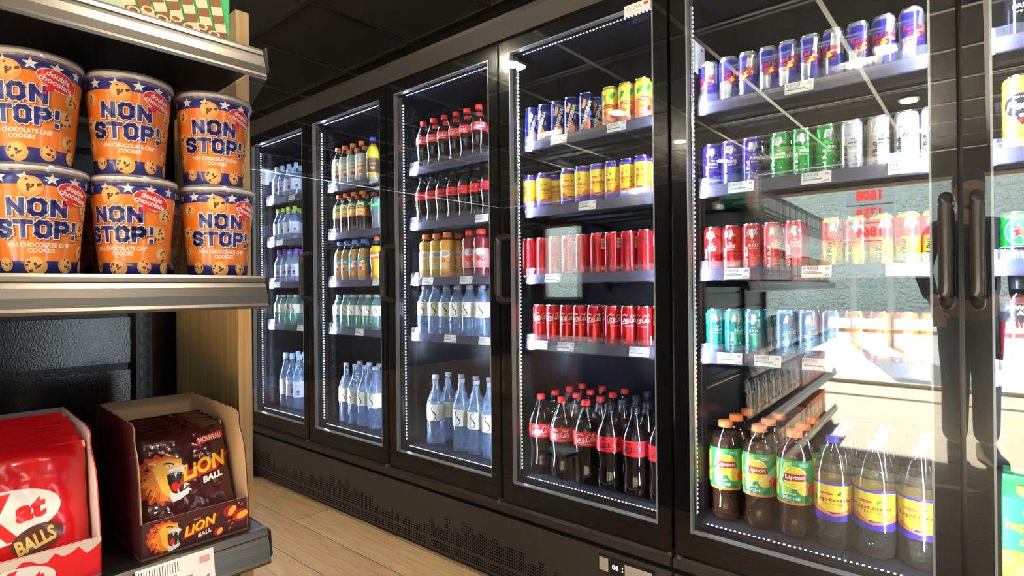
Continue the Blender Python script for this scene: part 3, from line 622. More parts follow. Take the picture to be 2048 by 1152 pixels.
m = MB(); m.box(X1 + .02, X1 + .08, -.74, -.71, .12, 2.1, M_WFR); m.box(X1 + .02, X1 + .08, -.25, -.22, .12, 2.1, M_WFR); m.box(X1 + .02, X1 + .08, -.71, -.25, .12, .15, M_WFR); m.box(X1 + .02, X1 + .08, -.71, -.25, 2.07, 2.1, M_WFR)
o = struct(m, 'window_3'); MB().box(X1 + .047, X1 + .053, -.712, -.248, .148, 2.072, M_WIN).build('glass', o)
# ceiling
struct(MB().box(X0, X1, Y0, Y1, ZC + .004, ZC + .06, M_TILE), 'ceiling')
m = MB(); gx = -3.005 + .6 * math.floor((X0 + 3.005) / .6)
while gx < X1:
    if gx > X0: m.box(gx - .012, gx + .012, Y0, Y1, ZC - .004, ZC + .01, M_TBAR)
    gx += .6
gy = -.145 - .6 * 9
while gy < Y1: m.box(X0, X1, gy - .012, gy + .012, ZC - .0045, ZC + .01, M_TBAR); gy += .6
struct(m, 'trim_1')
M_LAMP = mat('lamp_disc', (1, .93, .80), .5, emit=30)
lampd = None
for ix, x in enumerate((-2.16, -.44, 1.3)):
    for iy, y in enumerate((-1.02, -2.24, -3.41, -4.46)):
        if lampd is None:
            lampd = o = empty('downlight'); MB().lathe([(.065, -.006), (.068, -.001), (.058, .0), (.05, .004)], M_STEEL, 28).build('trim_ring', o)
            MB().lathe([(.052, -.003), (.0002, -.003)], M_LAMP, 28).build('diffuser', o)
        else: o = clone(lampd)
        o.location = (x, y, ZC - .005)
        tag(o, f'round ceiling downlight, {ORD[iy]} from the fridges in the ' + ('row over the counter side', 'middle row', 'row beyond the shelving')[ix], 'downlight', 'round ceiling downlights')
        l = bpy.data.lights.new('downlight_lamp', 'AREA'); l.shape = 'DISK'; l.size = .1; l.energy = SPOT_W; l.color = (1, .86, .66); l.spread = PI
        lo = bpy.data.objects.new('downlight_lamp', l); C.objects.link(lo); lo.location = (x, y, ZC - .013)
o = empty('ceiling_air_diffuser', (-1.62, -4.475, ZC - .006), label='round swirl air diffuser in the black ceiling reflected in the fridge glass', cat='vent')
m = MB()
for i in range(5): r = .06 + i * .048; m.lathe([(r, -.004), (r + .012, -.012), (r + .02, -.004)], mat('diffuser_metal', (.45, .43, .38), .35, .6), 36)
m.build('ring_vane', o)
# outside
M_CONC = mat('sunlit_concrete', (.40, .395, .375), .9)
struct(MB().box(-40, 40, -60, Y0 - .1, -.14, -.06, M_CONC), 'ground')
M_HEDGE = mat('pale_crackled_wall', (.60, .64, .56), .95, bump=(6, 1, .3))
struct(MB().box(-60, 60, -30.4, -30, -.06, 6.4, M_HEDGE), 'wall_outside')
M_DIG = mat('red_display_digits', (1, .03, .02), .5, emit=5)
TX = -1.72
def totem():
    o = empty('price_totem', (TX, -11.0, 0), label='grey fuel price sign with red digits outside the shop window', cat='sign')
    c = mat('totem_grey', (.42, .46, .45), .5); MB().box(-.38, .38, -.10, .12, 1.30, 3.5, c).build('panel', o)
    MB().box(-.37, .37, .12, .125, 3.02, 3.48, CREAM).build('header_panel', o)
    for x in (-.3, .3): MB().box(x - .05, x + .05, -.05, .05, -.06, 1.30, c).build('post', o)
    m = MB()
    for k in range(4): m.box(-.38, .38, .12, .13, 2.92 - .34 * k, 2.93 - .34 * k, M_INK)
    m.build('divider', o); D = Dec()
    for k, t in enumerate(('1808', '1759', '1864')): D.text(t, .02, 2.76 - .34 * k, .40, .2, M_DIG, .03)
    D.text('CB S C', 0, 1.65, .6, .12, WHT, .02)
    D.make('price_lettering', lambda s, z, d: (-s, .13 + d * 8, z), 0, parent=o)
totem()
def counter():
    o = empty('checkout_cabinet', (-3.15, -3.05, 0), label='low oak cabinet with loose papers, mirrored in the fourth fridge door', cat='cabinet')
    MB().box(-.3, .3, -.25, .25, .07, .46, M_WOOD).build('body', o); MB().box(-.28, .28, -.23, .23, 0, .07, M_BLK).build('plinth', o); MB().box(-.32, .32, -.27, .27, .46, .485, M_WOOD).build('top', o)
counter()
for i in range(3): tag(MB().box(-.11, .11, -.15, .15, 0, .003, M_WHITE).build('paper_sheet', None, (-2.99 + i * .02, -2.98 - i * .03, .4855 + i * .0032), (0, 0, .3 * i)), ('bottom', 'middle', 'top')[i] + ' white sheet of the papers on the low oak cabinet', 'paper', 'papers on the low cabinet')
struct(MB().box(-7.6, -3.8, -9.4, Y0 - .1, 3.2, 3.4, M_WALL), 'added_sun_blocker')  # unseen slab added outside to keep direct sun out of the small window
o = empty('step_stool', (-1.84, -1.02, 0), .2, label='small black stool on the floor beside the shelving end', cat='stool')
MB().box(-.09, .09, -.07, .07, .155, .175, M_BLK).build('seat', o, bevel=.006)
for sx in (-1, 1):
    for sy in (-1, 1): MB().tube([(sx * .075, sy * .055, 0), (sx * .065, sy * .045, .157)], .009, M_BLK).build('leg', o)
# cardboard leaning beside the fridge
m = MB(); V = []
P = [(0, 0, 0), (.10, .01, 0), (.13, .03, 0), (.02, .02, .24), (.07, .03, .25), (.10, .04, .20)]
m.prism([(0, 0), (.13, 0), (.10, .20), (.06, .25), (.01, .22)], 'y', 0, .006, mat('brown_cardboard', (.36, .24, .14), .8)); m.prism([(.02, 0), (.15, 0), (.13, .12), (.05, .16)], 'y', -.012, -.004, MATS['brown_cardboard'])
tag(m.build('folded_cardboard', None, (-3.36, -.055, 0), (-.12, 0, 0)), 'brown folded cardboard leaning on the floor beside the end of the fridge', 'cardboard')

# ------------------------------------------------------------------ fridges
def grille_mat():
    m = bpy.data.materials.new('perforated_panel'); m.use_nodes = True; nt = m.node_tree; N = nt.nodes; L = nt.links; b = N['Principled BSDF']
    tc = N.new('ShaderNodeTexCoord'); sp = N.new('ShaderNodeSeparateXYZ'); L.new(tc.outputs['Object'], sp.inputs[0])
    def M(op, a, bb=None, cl=False):
        n = N.new('ShaderNodeMath'); n.operation = op; n.use_clamp = cl
        for i, v in enumerate((a, bb)):
            if v is None: continue
            if isinstance(v, (int, float)): n.inputs[i].default_value = v
            else: L.new(v, n.inputs[i])
        return n.outputs[0]
    P = .0105; ux = M('DIVIDE', sp.outputs[0], P); uz = M('DIVIDE', sp.outputs[2], P)
    fx = M('SUBTRACT', M('FRACT', ux), .5); fz = M('SUBTRACT', M('FRACT', uz), .5)
    d = M('SQRT', M('ADD', M('MULTIPLY', fx, fx), M('MULTIPLY', fz, fz))); hole = M('LESS_THAN', d, .30)
    col = M('FLOOR', M('DIVIDE', ux, 3)); wn = N.new('ShaderNodeTexWhiteNoise'); wn.noise_dimensions = '1D'; L.new(col, wn.inputs['W'])
    wave = M('MULTIPLY', M('SINE', M('MULTIPLY', sp.outputs[0], 7.2)), .022)
    top = M('ADD', M('ADD', M('MULTIPLY', wn.outputs[0], .055), .105), wave)
    rowm = M('MULTIPLY', M('LESS_THAN', sp.outputs[2], top), M('GREATER_THAN', sp.outputs[2], .075))
    low = M('MULTIPLY', M('LESS_THAN', sp.outputs[2], .064), M('GREATER_THAN', sp.outputs[2], .032))
    mask = M('MULTIPLY', hole, M('MAXIMUM', rowm, low))
    mx = N.new('ShaderNodeMix'); mx.data_type = 'RGBA'; L.new(mask, mx.inputs[0]); mx.inputs[6].default_value = (.038, .034, .031, 1); mx.inputs[7].default_value = (.002, .002, .002, 1); L.new(mx.outputs[2], b.inputs['Base Color'])
    r = N.new('ShaderNodeMix'); L.new(mask, r.inputs[0]); r.inputs[2].default_value = .38; r.inputs[3].default_value = 1; L.new(r.outputs[0], b.inputs['Roughness'])
    L.new(M('MULTIPLY', M('SUBTRACT', 1, mask), .5), b.inputs['Specular IOR Level']); return m
M_PERF = grille_mat()
M_STRIP = mat('rail_insert', (.10, .095, .15), .25, coat=.5)
M_SPAC = mat('glass_spacer', (.42, .45, .50), .3, .3)
RZ = [1.583, 1.338, 1.094, .852]           # underside of each price rail
TOPZ = [z + .025 for z in RZ] + [.386]
DP = .66
LABX = {(4, 0): [-.383], (4, 1): [-.535, -.344, -.153], (4, 2): [-.549, -.346, -.16], (4, 3): [-.572, -.469, -.347, -.263], (3, 0): [-1.16, -.929], (3, 1): [-1.044], (3, 2): [-1.193], (3, 3): [-1.254, -1.139, -.856],
        (2, 1): [-1.535], (2, 2): [-1.86, -1.626], (2, 3): [-1.723, -1.524], (1, 0): [-2.234], (1, 2): [-2.218], (1, 3): [-2.362], (0, 0): [-2.996], (0, 1): [-3.136], (0, 2): [-3.165], (0, 3): [-2.915], (5, 3): [.047]}
def tag_art(D, w, h, price):
    D.rect(-w / 2, w / 2, -h / 2, h / 2, WHT); x = -w / 2 + .003; rn = random.Random(2)
    for i in range(16): D.rect(x, x + .0005 + rn.random() * .0006, h * .12, h * .42, BLKI); x += w * .032
    D.rect(w * .30, w * .44, h * .14, h * .34, PINK); D.rect(w * .33, w * .41, h * .2, h * .3, GREYI)
    D.rect(-w * .45, w * .20, -h * .20, -h * .08, M_GREY); D.rect(-w * .45, w * .0, h * -.02, h * .05, GREYI); D.text(price, w * .32, -h * .32, w * .22, h * .16, BLKI, .02)
D = Dec(); tag_art(D, .07, .031, '1,90 €')
TAGP = D.make('price_label', lambda s, z, d: (s, -d, z), 0); TAGP.location = (0, 30, -5); tag_used = [False]
def price_tag(parent, x, y, z):
    o = TAGP if not tag_used[0] else TAGP.copy()
    if tag_used[0]: C.objects.link(o)
    tag_used[0] = True; o.parent = parent; o.location = (x, y, z); o.rotation_euler = (-.15, 0, 0)
led_mesh = None
def fridge(gaps, label, first, card_doors):
    global led_mesh
    gl, gr = gaps[0] + .005, gaps[-1] - .005
    root = empty('display_fridge', ((gl + gr) / 2, 0, 0), label=label, cat='fridge')
    def pb(mb, name, parent=None, bevel=0):
        o = mb.build(name, parent or root, bevel=bevel)
        if not parent: o.location = -root.location
        return o
    # carcass
    m = MB(); m.box(gl, gl + .03, .04, .74, .02, 2.05, M_CHAR); m.box(gr - .03, gr, .04, .74, .02, 2.05, M_CHAR); m.box(gl, gr, .70, .74, .02, 2.05, M_INN)
    m.box(gl, gr, .04, .74, 1.955, 2.05, M_CHAR); m.box(gl, gr, .04, .74, .26, .36, M_CHAR); pb(m, 'cabinet')
    m = MB(); m.box(gl + .031, gl + .036, .06, .69, .386, 1.95, M_INN); m.box(gr - .036, gr - .031, .06, .69, .386, 1.95, M_INN); m.box(gl + .036, gr - .036, .685, .695, .386, 1.95, M_INN)
    m.box(gl + .036, gr - .036, .06, .69, 1.94, 1.95, M_INN); m.box(gl + .036, gr - .036, .045, .69, .362, .386, mat('fridge_deck', (.025, .025, .03), .25)); pb(m, 'liner')
    m = MB(); m.prism([(-.006, 1.978), (.04, 1.978), (.04, 2.055), (-.022, 2.055), (-.022, 2.04)], 'x', gl, gr, mat('top_trim_metal', (.045, .040, .034), .42, .4)); pb(m, 'top_trim')
    m = MB(); m.prism([(0, .262), (.04, .262), (.04, .303), (-.002, .303), (-.012, .296), (-.012, .272)], 'x', gl, gr, M_CHAR); pb(m, 'lower_ledge')
    m = MB(); m.prism([(-.004, .022), (.02, .022), (.02, .252), (-.004, .252)], 'x', gl, gr, M_PERF); pb(m, 'vent_panel')
    m = MB(); m.box(gl + .01, gr - .01, .02, .7, 0, .022, M_BLK); pb(m, 'base_plinth')
    for di, g in enumerate(gaps[:-1]):
        k = first + di; a, b = g, g + DP; inner_l = a + .0; 
        # mullions
        if di: m = MB(); m.box(a - .03, a + .03, .045, .075, .36, 1.955, M_BLK); pb(m, 'mullion')
        # door
        d = MB(); zl, zh = .308, 1.972; A, B = a + .005, b - .005; ga, gb, gz0, gz1 = a + .05, b - .05, .377, 1.928
        for q in ((A, ga, zl, zh), (gb, B, zl, zh), (ga, gb, zl, gz0), (ga, gb, gz1, zh)): d.box(q[0], q[1], .0045, .036, q[2], q[3], M_GBLK)
        door = pb(d, 'door')
        MB().box(A, B, 0, .004, zl, zh, M_PANE).build('outer_pane', door); MB().box(ga + .001, gb - .001, .024, .028, gz0 + .001, gz1 - .001, M_PANE).build('inner_pane', door)
        s = MB(); t = .0045
        for q in ((ga, ga + t, gz0, gz1), (gb - t, gb, gz0, gz1), (ga + t, gb - t, gz0, gz0 + t), (ga + t, gb - t, gz1 - t, gz1)): s.box(q[0], q[1], .005, .0235, q[2], q[3], M_SPAC)
        s.build('spacer', door)
        hx = {4: b - .024, 5: a + .028}.get(k, a + .042)
        MB().tube(cat_rom([(hx, -.001, 1.262), (hx, -.03, 1.262), (hx, -.052, 1.25), (hx, -.057, 1.21), (hx, -.057, 1.15), (hx, -.057, 1.09), (hx, -.052, 1.048), (hx, -.03, 1.035), (hx, -.001, 1.035)], 4), .0125, mat('handle_plastic', (.022, .020, .019), .32), 12).build('handle', door)
        hy = a + .02 if k == 4 else b - .008
        h = MB(); h.box(hy - .006, hy + .006, -.008, .01, .296, .310, M_STEEL); h.build('hinge', door)
        if k == 3:
            D = Dec(); D.rect(-.044, .044, -.017, .017, WHT); D.text('SEDA', -.010, .004, .05, .012, M_GREY, .0); D.poly([(.022, .002), (.036, .004), (.038, .013), (.030, .009), (.022, .012)], RED); D.text('refrigeration', .002, -.010, .06, .004, RED, 0)
            D.make('maker_sticker', lambda s_, z, dd: (b - .05 - .047 + s_, -dd - .0005, 1.918 + z), 0, parent=door)
        if k in card_doors:
            D = Dec(); D.rect(0, .10, 0, .072, WHT); D.text('SEDA', .028, .060, .045, .010, GREYI, 0); D.poly([(.075, .055), (.088, .056), (.09, .066), (.082, .061), (.075, .064)], RED)
            for i in range(7): D.rect(.008, .08 - (i % 3) * .012, .046 - i * .006, .0475 - i * .006, GREYI)
            D.rect(0, .05, -.022, .0, PINK if 0 else WHT)
            o = D.make('information_card', lambda s_, z, dd: (a + .0435 + dd, .062 + s_, 1.735 + z), 0, parent=root); o.location = -root.location
        # shelves
        for r, z in enumerate(RZ):
            m = MB(); sx0, sx1 = a + .055, b - .055; zt = z + .025
            m.box(sx0, sx1, .10, .61, zt - .006, zt - .0005, M_SHELF)
            for y in (.22, .35, .48): m.box(sx0, sx1, y, y + .02, zt - .016, zt - .006, M_SHELF)
            m.box(sx0, sx1, .096, .10, z + .004, zt - .002, M_SHELF); m.box(sx0, sx0 + .006, .10, .66, zt - .018, zt - .006, M_SHELF); m.box(sx1 - .006, sx1, .10, .66, zt - .018, zt - .006, M_SHELF)
            # brackets to the mullion posts
            for x in (sx0 + .002, sx1 - .006): m.prism([(.60, zt - .012), (.68, zt - .012), (.68, zt - .06)], 'x', x, x + .004, M_SHELF)
            sh = pb(m, 'shelf')
            MB().prism([(.0905, z + .003), (.094, z + .003), (.097, z + .036), (.0935, z + .036)], 'x', sx0, sx1, M_STRIP).build('rail_insert', sh)
            MB().prism([(.0865, z), (.095, z), (.095, z + .0025), (.089, z + .0025), (.0925, z + .040), (.0945, z + .058), (.0928, z + .058), (.0905, z + .040), (.0868, z + .003)], 'x', sx0 - .004, sx1 + .004, M_LIP).build('price_rail', sh)
            for lx in LABX.get((k, r), []): price_tag(sh, lx, .0868, z + .020)
        # LED strips
        for sx, sg in ((a + .048, 1), (b - .048, -1)):
            if led_mesh is None:
                m = MB(); m.box(-.006, .006, 0, .006, -.74, .74, M_ALU)
                for i in range(112): z = -.735 + i * .01325; m.box(-.0024, .0024, -.002, 0, z - .0024, z + .0024, M_LED)
                led = m.build('led_strip', root); led_mesh = led.data
            else: led = bpy.data.objects.new('led_strip', led_mesh); C.objects.link(led); led.parent = root
            led.location = Vector((sx, .060, 1.155)) - root.location; led.rotation_euler = (0, 0, math.atan2(.85, -.5) - 0 if 0 else sg * 2.1)
            l = bpy.data.lights.new('led_lamp', 'AREA'); l.shape = 'RECTANGLE'; l.size = .012; l.size_y = 1.48; l.energy = LED_W; l.color = (.66, .74, 1)
            lo = bpy.data.objects.new('led_lamp', l); C.objects.link(lo); dirv = Vector((sg * .86, .5, 0)); lo.location = (sx + sg * .008, .066, 1.155)
            lo.rotation_euler = dirv.to_track_quat('-Z', 'Y').to_euler(); lo.rotation_euler = (Matrix((dirv.cross(Vector((0, 0, 1))), Vector((0, 0, 1)), -dirv)).transposed()).to_euler()
        for zz, nm in ((1.932, 1), (.390, -1)):
            m = MB(); m.box(a + .07, b - .07, .052, .060, zz - .003, zz + .003, M_SHELF)
            for i in range(40): x = a + .08 + i * (DP - .16) / 39; m.box(x - .0024, x + .0024, .0535, .0575, *((zz - .0045, zz - .003) if nm > 0 else (zz + .003, zz + .0045)), M_LED2)
            pb(m, 'led_bead_strip')
        # evaporator fan grille at the back, top
        m = MB(); cx = (a + b) / 2
        for i in range(6): rr = .02 + i * .016; m.tube([(cx + rr * math.cos(t * PI / 12), .665, 1.82 + rr * math.sin(t * PI / 12)) for t in range(25)], .0015, M_SHELF, 5)
        for t in range(6): m.tube([(cx, .662, 1.82), (cx + .1 * math.cos(t * PI / 3), .662, 1.82 + .1 * math.sin(t * PI / 3))], .0015, M_SHELF, 5)
        m.box(cx - .12, cx + .12, .67, .684, 1.70, 1.93, mat('fan_housing', (.06, .06, .065), .4)); pb(m, 'fan_grille')
    return root, pb
FA, pbA = fridge([-3.348, -2.688, -2.028, -1.368, -.708], 'long black four door display fridge stocked with bottles and cans', 0, (0,))
FB, pbB = fridge([-.708, -.048, .612], 'black two door display fridge stocked mainly with energy drink cans', 4, (4,))
# control panel
m = MB(); m.prism([(-.012, .186), (-.004, .184), (-.004, .238), (-.012, .236)], 'x', -.955, -.765, M_BLK); cp = pbA(m, 'control_panel')
D = Dec(); M_BEI = mat('beige_button_plate', (.55, .47, .40), .4); D.rect(-.950, -.918, .191, .232, M_BEI); D.rect(-.860, -.770, .191, .232, M_BEI); D.ell(-.932, .212, .005, .005, M_GREY); D.ell(-.932, .212, .004, .004, M_BEI)
for i in range(4): D.ell(-.845 + i * .018, .212, .006, .006, M_GREY); D.ell(-.845 + i * .018, .212, .005, .005, M_BEI)
M_DISP = mat('white_display_digits', (.85, .85, 1), .5, emit=3); D.text('06', -.893, .212, .022, .015, M_DISP, .02); D.ell(-.868, .208, .002, .0025, M_DISP, 10); D.ell(-.868, .217, .002, .0025, M_DISP, 10)
D.make('display', lambda s, z, d: (s, -.0121 - d, z), 0, parent=cp)

# ------------------------------------------------------------------ stock in the fridges
def face_rot(x, y, f=.55): return math.atan2(-(x - 0), (y + 1.55)) * -f if 0 else f * math.atan2(0 - x, y + 1.55)
DN = ['first', 'second', 'third', 'fourth', 'fifth', 'sixth']
def short(desc): return desc
def row(door, shelf, items, y=.130, back=1, dy=.062, bkeys=None, jit=.35, f=.55):
    z = TOPZ[shelf]; n = 0
    for key, x in items:
        n += 1; hid = key.startswith('~'); key = key.strip('~'); desc = K[key][1]
        yy = y + (dy if hid else 0)
        if hid: n -= 1; lab = f'{desc} set back after the {ORD[n - 1]}, {SHN[shelf]} shelf, {DN[door]} door'
        else: lab = f'{desc}, {ORD[n - 1]} along the {SHN[shelf]} shelf, {DN[door]} fridge door'
        place(key, x, yy + R_.uniform(-.003, .003), z, lab, face_rot(x, yy, f) + R_.uniform(-jit, jit))
        for bk in range(1, back + 1):
            if hid and bk == back: continue
            kk = key
            place(kk, x + R_.uniform(-.003, .003), yy + dy * bk + R_.uniform(-.002, .002), z, f'{K[kk][1]}, ' + ('directly', 'two places', 'three places', 'four places')[bk - 1] + f' behind {ORD[max(n - 1, 0)]} one, {SHN[shelf]} shelf, {DN[door]} door', face_rot(x, yy, f) + R_.uniform(-.6, .6))
def Z(key, *xs): return [(key, x) for x in xs]
# fifth door
row(4, 0, Z('rb', -.636, -.580, -.526, -.472, -.418, -.364, -.309, -.254, -.198, -.142), f=.3, jit=.5)
row(4, 1, Z('purple', -.633, -.577, -.519) + Z('green', -.441, -.386, -.329) + Z('white', -.269, -.211, -.154, -.100), f=.45)
row(4, 2, Z('red', -.631, -.575, -.520, -.465, -.408) + Z('winter', -.317, -.262, -.208, -.153, -.099), f=.35)
row(4, 3, Z('teal', -.628, -.572, -.517) + Z('sky', -.432, -.376, -.322) + Z('orange', -.268, -.214, -.160, -.105), back=2, dy=.058, f=.45)
row(4, 4, Z('lip15', -.612, -.517, -.422) + Z('ltn15', -.328, -.232, -.137), y=.165, back=2, dy=.098, jit=.1, f=.75)
# fourth door
row(3, 0, Z('orangina', -1.313, -1.253, -1.195, -1.135, -1.070) + Z('liptoncan', -.978, -.917, -.856), f=.6)
row(3, 1, Z('liptonic', -1.324, -1.260) + [('~liptonic', -1.203)] + Z('liptonic', -1.149, -1.090, -1.031, -.972, -.915, -.857), jit=.5)
row(3, 2, Z('zero', -1.328, -1.269, -1.210, -1.151, -1.091, -1.031, -.973, -.913, -.853), jit=.4)
row(3, 3, Z('coke', -1.285, -1.224, -1.164, -1.106, -1.047, -.975, -.914, -.856, -.798), back=2, dy=.06, jit=.6)
row(3, 4, Z('c125', -1.312, -1.211, -1.110) + Z('c125z', -1.012, -.914, -.818), y=.165, back=3, dy=.096, jit=.15, f=.8)
# third door
row(2, 0, Z('c50', -1.925, -1.857, -1.789, -1.721, -1.653, -1.585), dy=.07, f=.8)
row(2, 1, Z('c50z', -1.935, -1.868, -1.801, -1.734, -1.667, -1.600, -1.533), dy=.07, f=.7, jit=.8)
row(2, 2, Z('aj', -1.915, -1.848) + Z('oj', -1.780) + [('~oj', -1.712)] + Z('rj', -1.645, -1.578), dy=.07, f=.8, jit=.15)
row(2, 3, Z('s50', -1.930, -1.860, -1.790, -1.720, -1.650, -1.580), dy=.072, f=.9, jit=.2)
row(2, 4, Z('s15', -1.905) + [('~s15', -1.825)] + Z('s15', -1.735, -1.650, -1.565), y=.165, dy=.085, f=.9, jit=.3)
# second door
row(1, 0, Z('schw', -2.600, -2.532, -2.464, -2.394) + Z('goldy', -2.300), dy=.07, f=.9, jit=.15)
row(1, 1, Z('lip50', -2.595, -2.528, -2.460, -2.392) + Z('sprite', -2.270), dy=.07, f=.8, jit=.3)
row(1, 2, Z('oasis', -2.590, -2.522, -2.452, -2.382) + Z('fanta', -2.275), dy=.07, f=.8, jit=.3)
row(1, 3, Z('sg', -2.610, -2.545, -2.470, -2.408, -2.346, -2.284), dy=.066, f=.9)
row(1, 4, Z('s15', -2.600, -2.515, -2.430, -2.345), y=.165, dy=.085, f=.9, jit=.3)
# first door
row(0, 0, Z('zl', -3.235, -3.170, -3.102, -3.030), dy=.066, f=.8)
row(0, 1, Z('zly', -3.235, -3.172, -3.110, -3.046), dy=.066, f=.8)
row(0, 2, Z('zlp', -3.225, -3.160, -3.090, -3.025), dy=.066, f=.8)
row(0, 3, Z('sg', -3.235, -3.172, -3.110, -3.048), dy=.066, f=.9)
row(0, 4, Z('zl15', -3.230, -3.150, -3.065), y=.165, dy=.08, f=.8)
# sixth door
row(5, 0, Z('black', .058), f=0, jit=0); row(5, 1, Z('pietra', .055, .13), f=0, jit=.05); row(5, 2, Z('hein', .048, .122), f=0, jit=.05)
row(5, 3, Z('power', .050, .13), f=.1, jit=.1); row(5, 4, Z('carton', .052, .135), y=.165, dy=.08, f=.1, jit=.05)

# ------------------------------------------------------------------ gondola shelving
TH = math.radians(-2.5); GO = Vector((-.85, -1.13, 0)); RM = Matrix.Rotation(TH, 3, 'Z')
def G(x, y, z): return GO + RM @ Vector((x, y, z))
gon = empty('shelving_unit', GO, TH, label='black double sided shelving unit with brushed steel shelf edges', cat='shelves')
M_RAIL = mat('shelf_edge_steel', (.19, .178, .158), .34, 1, bump=(900, .1, .0005))
GZ = [.13, .42, .712, 1.099, 1.447]
LEN = -2.45
m = MB()
zb = .16
while zb < 1.55: m.box(-.548, -.540, LEN, -.03, zb, zb + .052 if 0 else zb + .095, mat('textured_black_panel', (.022, .023, .026), .16, spec=.8, bump=(300, .16, .0012))); zb += .11
m.box(-.56, -.55, LEN, -.03, .1, 1.56, M_BLK); m.build('back_panel', gon)
for y in (-.03, -.93, -1.83, LEN):
    u = MB(); u.box(-.575, -.515, y - .015, y + .015, .0, 1.56, M_BLK)
    z = .15
    while z < 1.5: u.box(-.5155, -.5140, y - .009, y - .003, z, z + .014, M_GREY if 0 else M_GBLK); u.box(-.5155, -.5140, y + .003, y + .009, z, z + .014, M_GBLK); z += .025
    u.build('upright', gon)
MB().box(-.54, -.20, .038, .062, 0, 1.592, M_WOOD).build('end_panel', gon)
m = MB(); m.box(-.87, -.215, .063, .067, 0, 1.58, M_BLK); m.box(-.87, -.58, .0, .063, 0, 1.58, M_BLK); m.build('end_cladding', gon)
for z in GZ:
    s = MB(); s.box(-.515, -.012, LEN, .0, z - .022, z, M_BLK); sh = s.build('shelf', gon, bevel=.002)
    r = MB(); P = [(-.012, z + .002), (-.004, z + .002), (-.001, z - .002), (.001, z - .008), (.0, z - .010), (.004, z - .016), (.008, z - .028), (.010, z - .040), (.0125, z - .044), (.0115, z - .048), (.006, z - .047), (.004, z - .042), (.0, z - .028), (-.012, z - .018)]
    r.prism(P, 'y', LEN, -.0, M_RAIL); r.build('price_rail', sh)
    MB().prism([(-.05, z - .005), (.004, z + .003), (.012, z - .035), (.0, z - .045), (-.06, z - .075), (-.2, z - .075), (-.2, z - .022), (-.06, z - .022)] if z > 1.3 else [(-.2, z - .001), (.002, z - .001), (.008, z - .035), (.004, z - .042), (-.05, z - .024), (-.2, z - .024)], 'y', .001, .004, M_LIP if z > 1.3 else M_BLK).build('end_bracket', sh)
    for y0 in (LEN / 2 + .4, ):
        MB().box(-.86, -.58, LEN, 0, z - .02, z, M_BLK).build('rear_shelf', sh)
    if abs(z - .712) < .01:
        D = Dec(); tag_art(D, .095, .044, '4,00 €'); D.make('price_label', lambda s_, zz, d: (.0095 + d - (zz) * .2, -.128 + s_, z - .020 + zz), 0, parent=sh)
MB().box(-.86, -.03, LEN, -.0, 0, .10, M_BLK).build('base_plinth', gon)
# cookie cups
CO = mat('cup_orange', (.80, .20, .02), .3, coat=.5); CNV = mat('cup_navy', (.02, .025, .20), .3, coat=.4); CK = mat('cookie_tan', (.66, .30, .08), .5); CK2 = mat('cookie_light', (.82, .47, .18), .5); CHO = mat('chocolate_chip', (.09, .025, .01), .4)
def cup():
    H = .1285; r0, r1 = .0405, .0515; Rf = lambda z: r0 + (r1 - r0) * z / H
    o = MB().lathe([(r0 - .002, 0), (r0, .001), (Rf(.018), .018), (Rf(.11), .11), (Rf(H), H)], CO, 44, [CNV, CNV, CO, CNV]).build('cookie_cup')
    MB().lathe([(r1, H - .001), (r1 + .0022, H), (r1 + .0024, H + .003), (r1 + .001, H + .0045), (r1 - .001, H + .0045)], mat('cup_rim', (.75, .70, .62), .4), 44).build('rim', o)
    MB().lathe([(r1 + .0025, H - .006), (r1 + .0040, H - .002), (r1 + .0038, H + .006), (r1 - .002, H + .008), (r1 - .006, H + .0065), (r1 - .009, H + .010), (.0002, H + .0105)], M_LID, 44, ribs=44, rib=.015, z_ribs=(H - .01, H + .007)).build('clear_lid', o)
    D = Dec(); rn = random.Random(6)
    def cookie(cx, cz, r):
        D.ell(cx, cz, r, r * .95, CK, 20, rn.uniform(0, 3)); D.ell(cx - r * .12, cz + r * .12, r * .74, r * .70, CK2, 16)
        for i in range(9): a = rn.uniform(0, 6.3); q = r * rn.uniform(.1, .8); s = r * rn.uniform(.09, .2); D.poly([(cx + q * math.cos(a) + s * rn.uniform(.6, 1.2) * math.cos(t * PI / 3), cz + q * math.sin(a) + s * rn.uniform(.6, 1.2) * math.sin(t * PI / 3)) for t in range(6)], CHO)
    for k in (-1, 0):
        c = (k + .5) * PI * .0463 + (.0 if k else 0)
        for i in range(6): D.star(c - .060 + i * .0245, .118, .0075, WHT)
        for cx, cz, r in ((-.044, .098, .0105), (-.006, .108, .0125), (.060, .083, .0115), (.052, .058, .012), (-.050, .066, .0105), (-.054, .036, .011), (.058, .030, .011), (-.036, .014, .009), (-.002, .012, .0125), (.032, .013, .010), (.064, .012, .009), (-.064, .10, .009)): cookie(c + cx, cz, r)
        for t, x, z, wd in (('NON', .000, .083, .060), ('STOP!', .002, .0565, .088)):
            block_word(D, t, c + x, z, wd, .0165, ((.0078, mat('cup_shadow_ink', (.22, .05, .01), .5), .0009, -.0009), (.0076, WHT, 0, 0), (.0054, CNV, 0, 0)))
        D.text('MINI CHOCOLATE CHIP', c + .002, .0375, .068, .0055, WHT, .03); D.text('COOKIES', c + .004, .0305, .028, .0055, WHT, .03)
        D.ell(c + .040, .103, .0225, .0125, WHT, 26, -.3); D.ell(c + .040, .103, .0215, .0115, RED, 26, -.3); D.ell(c + .031, .0915, .0045, .0035, RED, 12); D.ell(c + .026, .086, .0022, .002, RED, 10)
        D.text('double', c + .040, .1075, .026, .0075, WHT, .03, 0, -.3); D.text('chocolate', c + .038, .100, .037, .0075, WHT, .03, 0, -.3)
    D.make('printed_lettering', cyl(lambda z: Rf(z)), .006, parent=o); return o
CUP = cup(); cups_n = 0
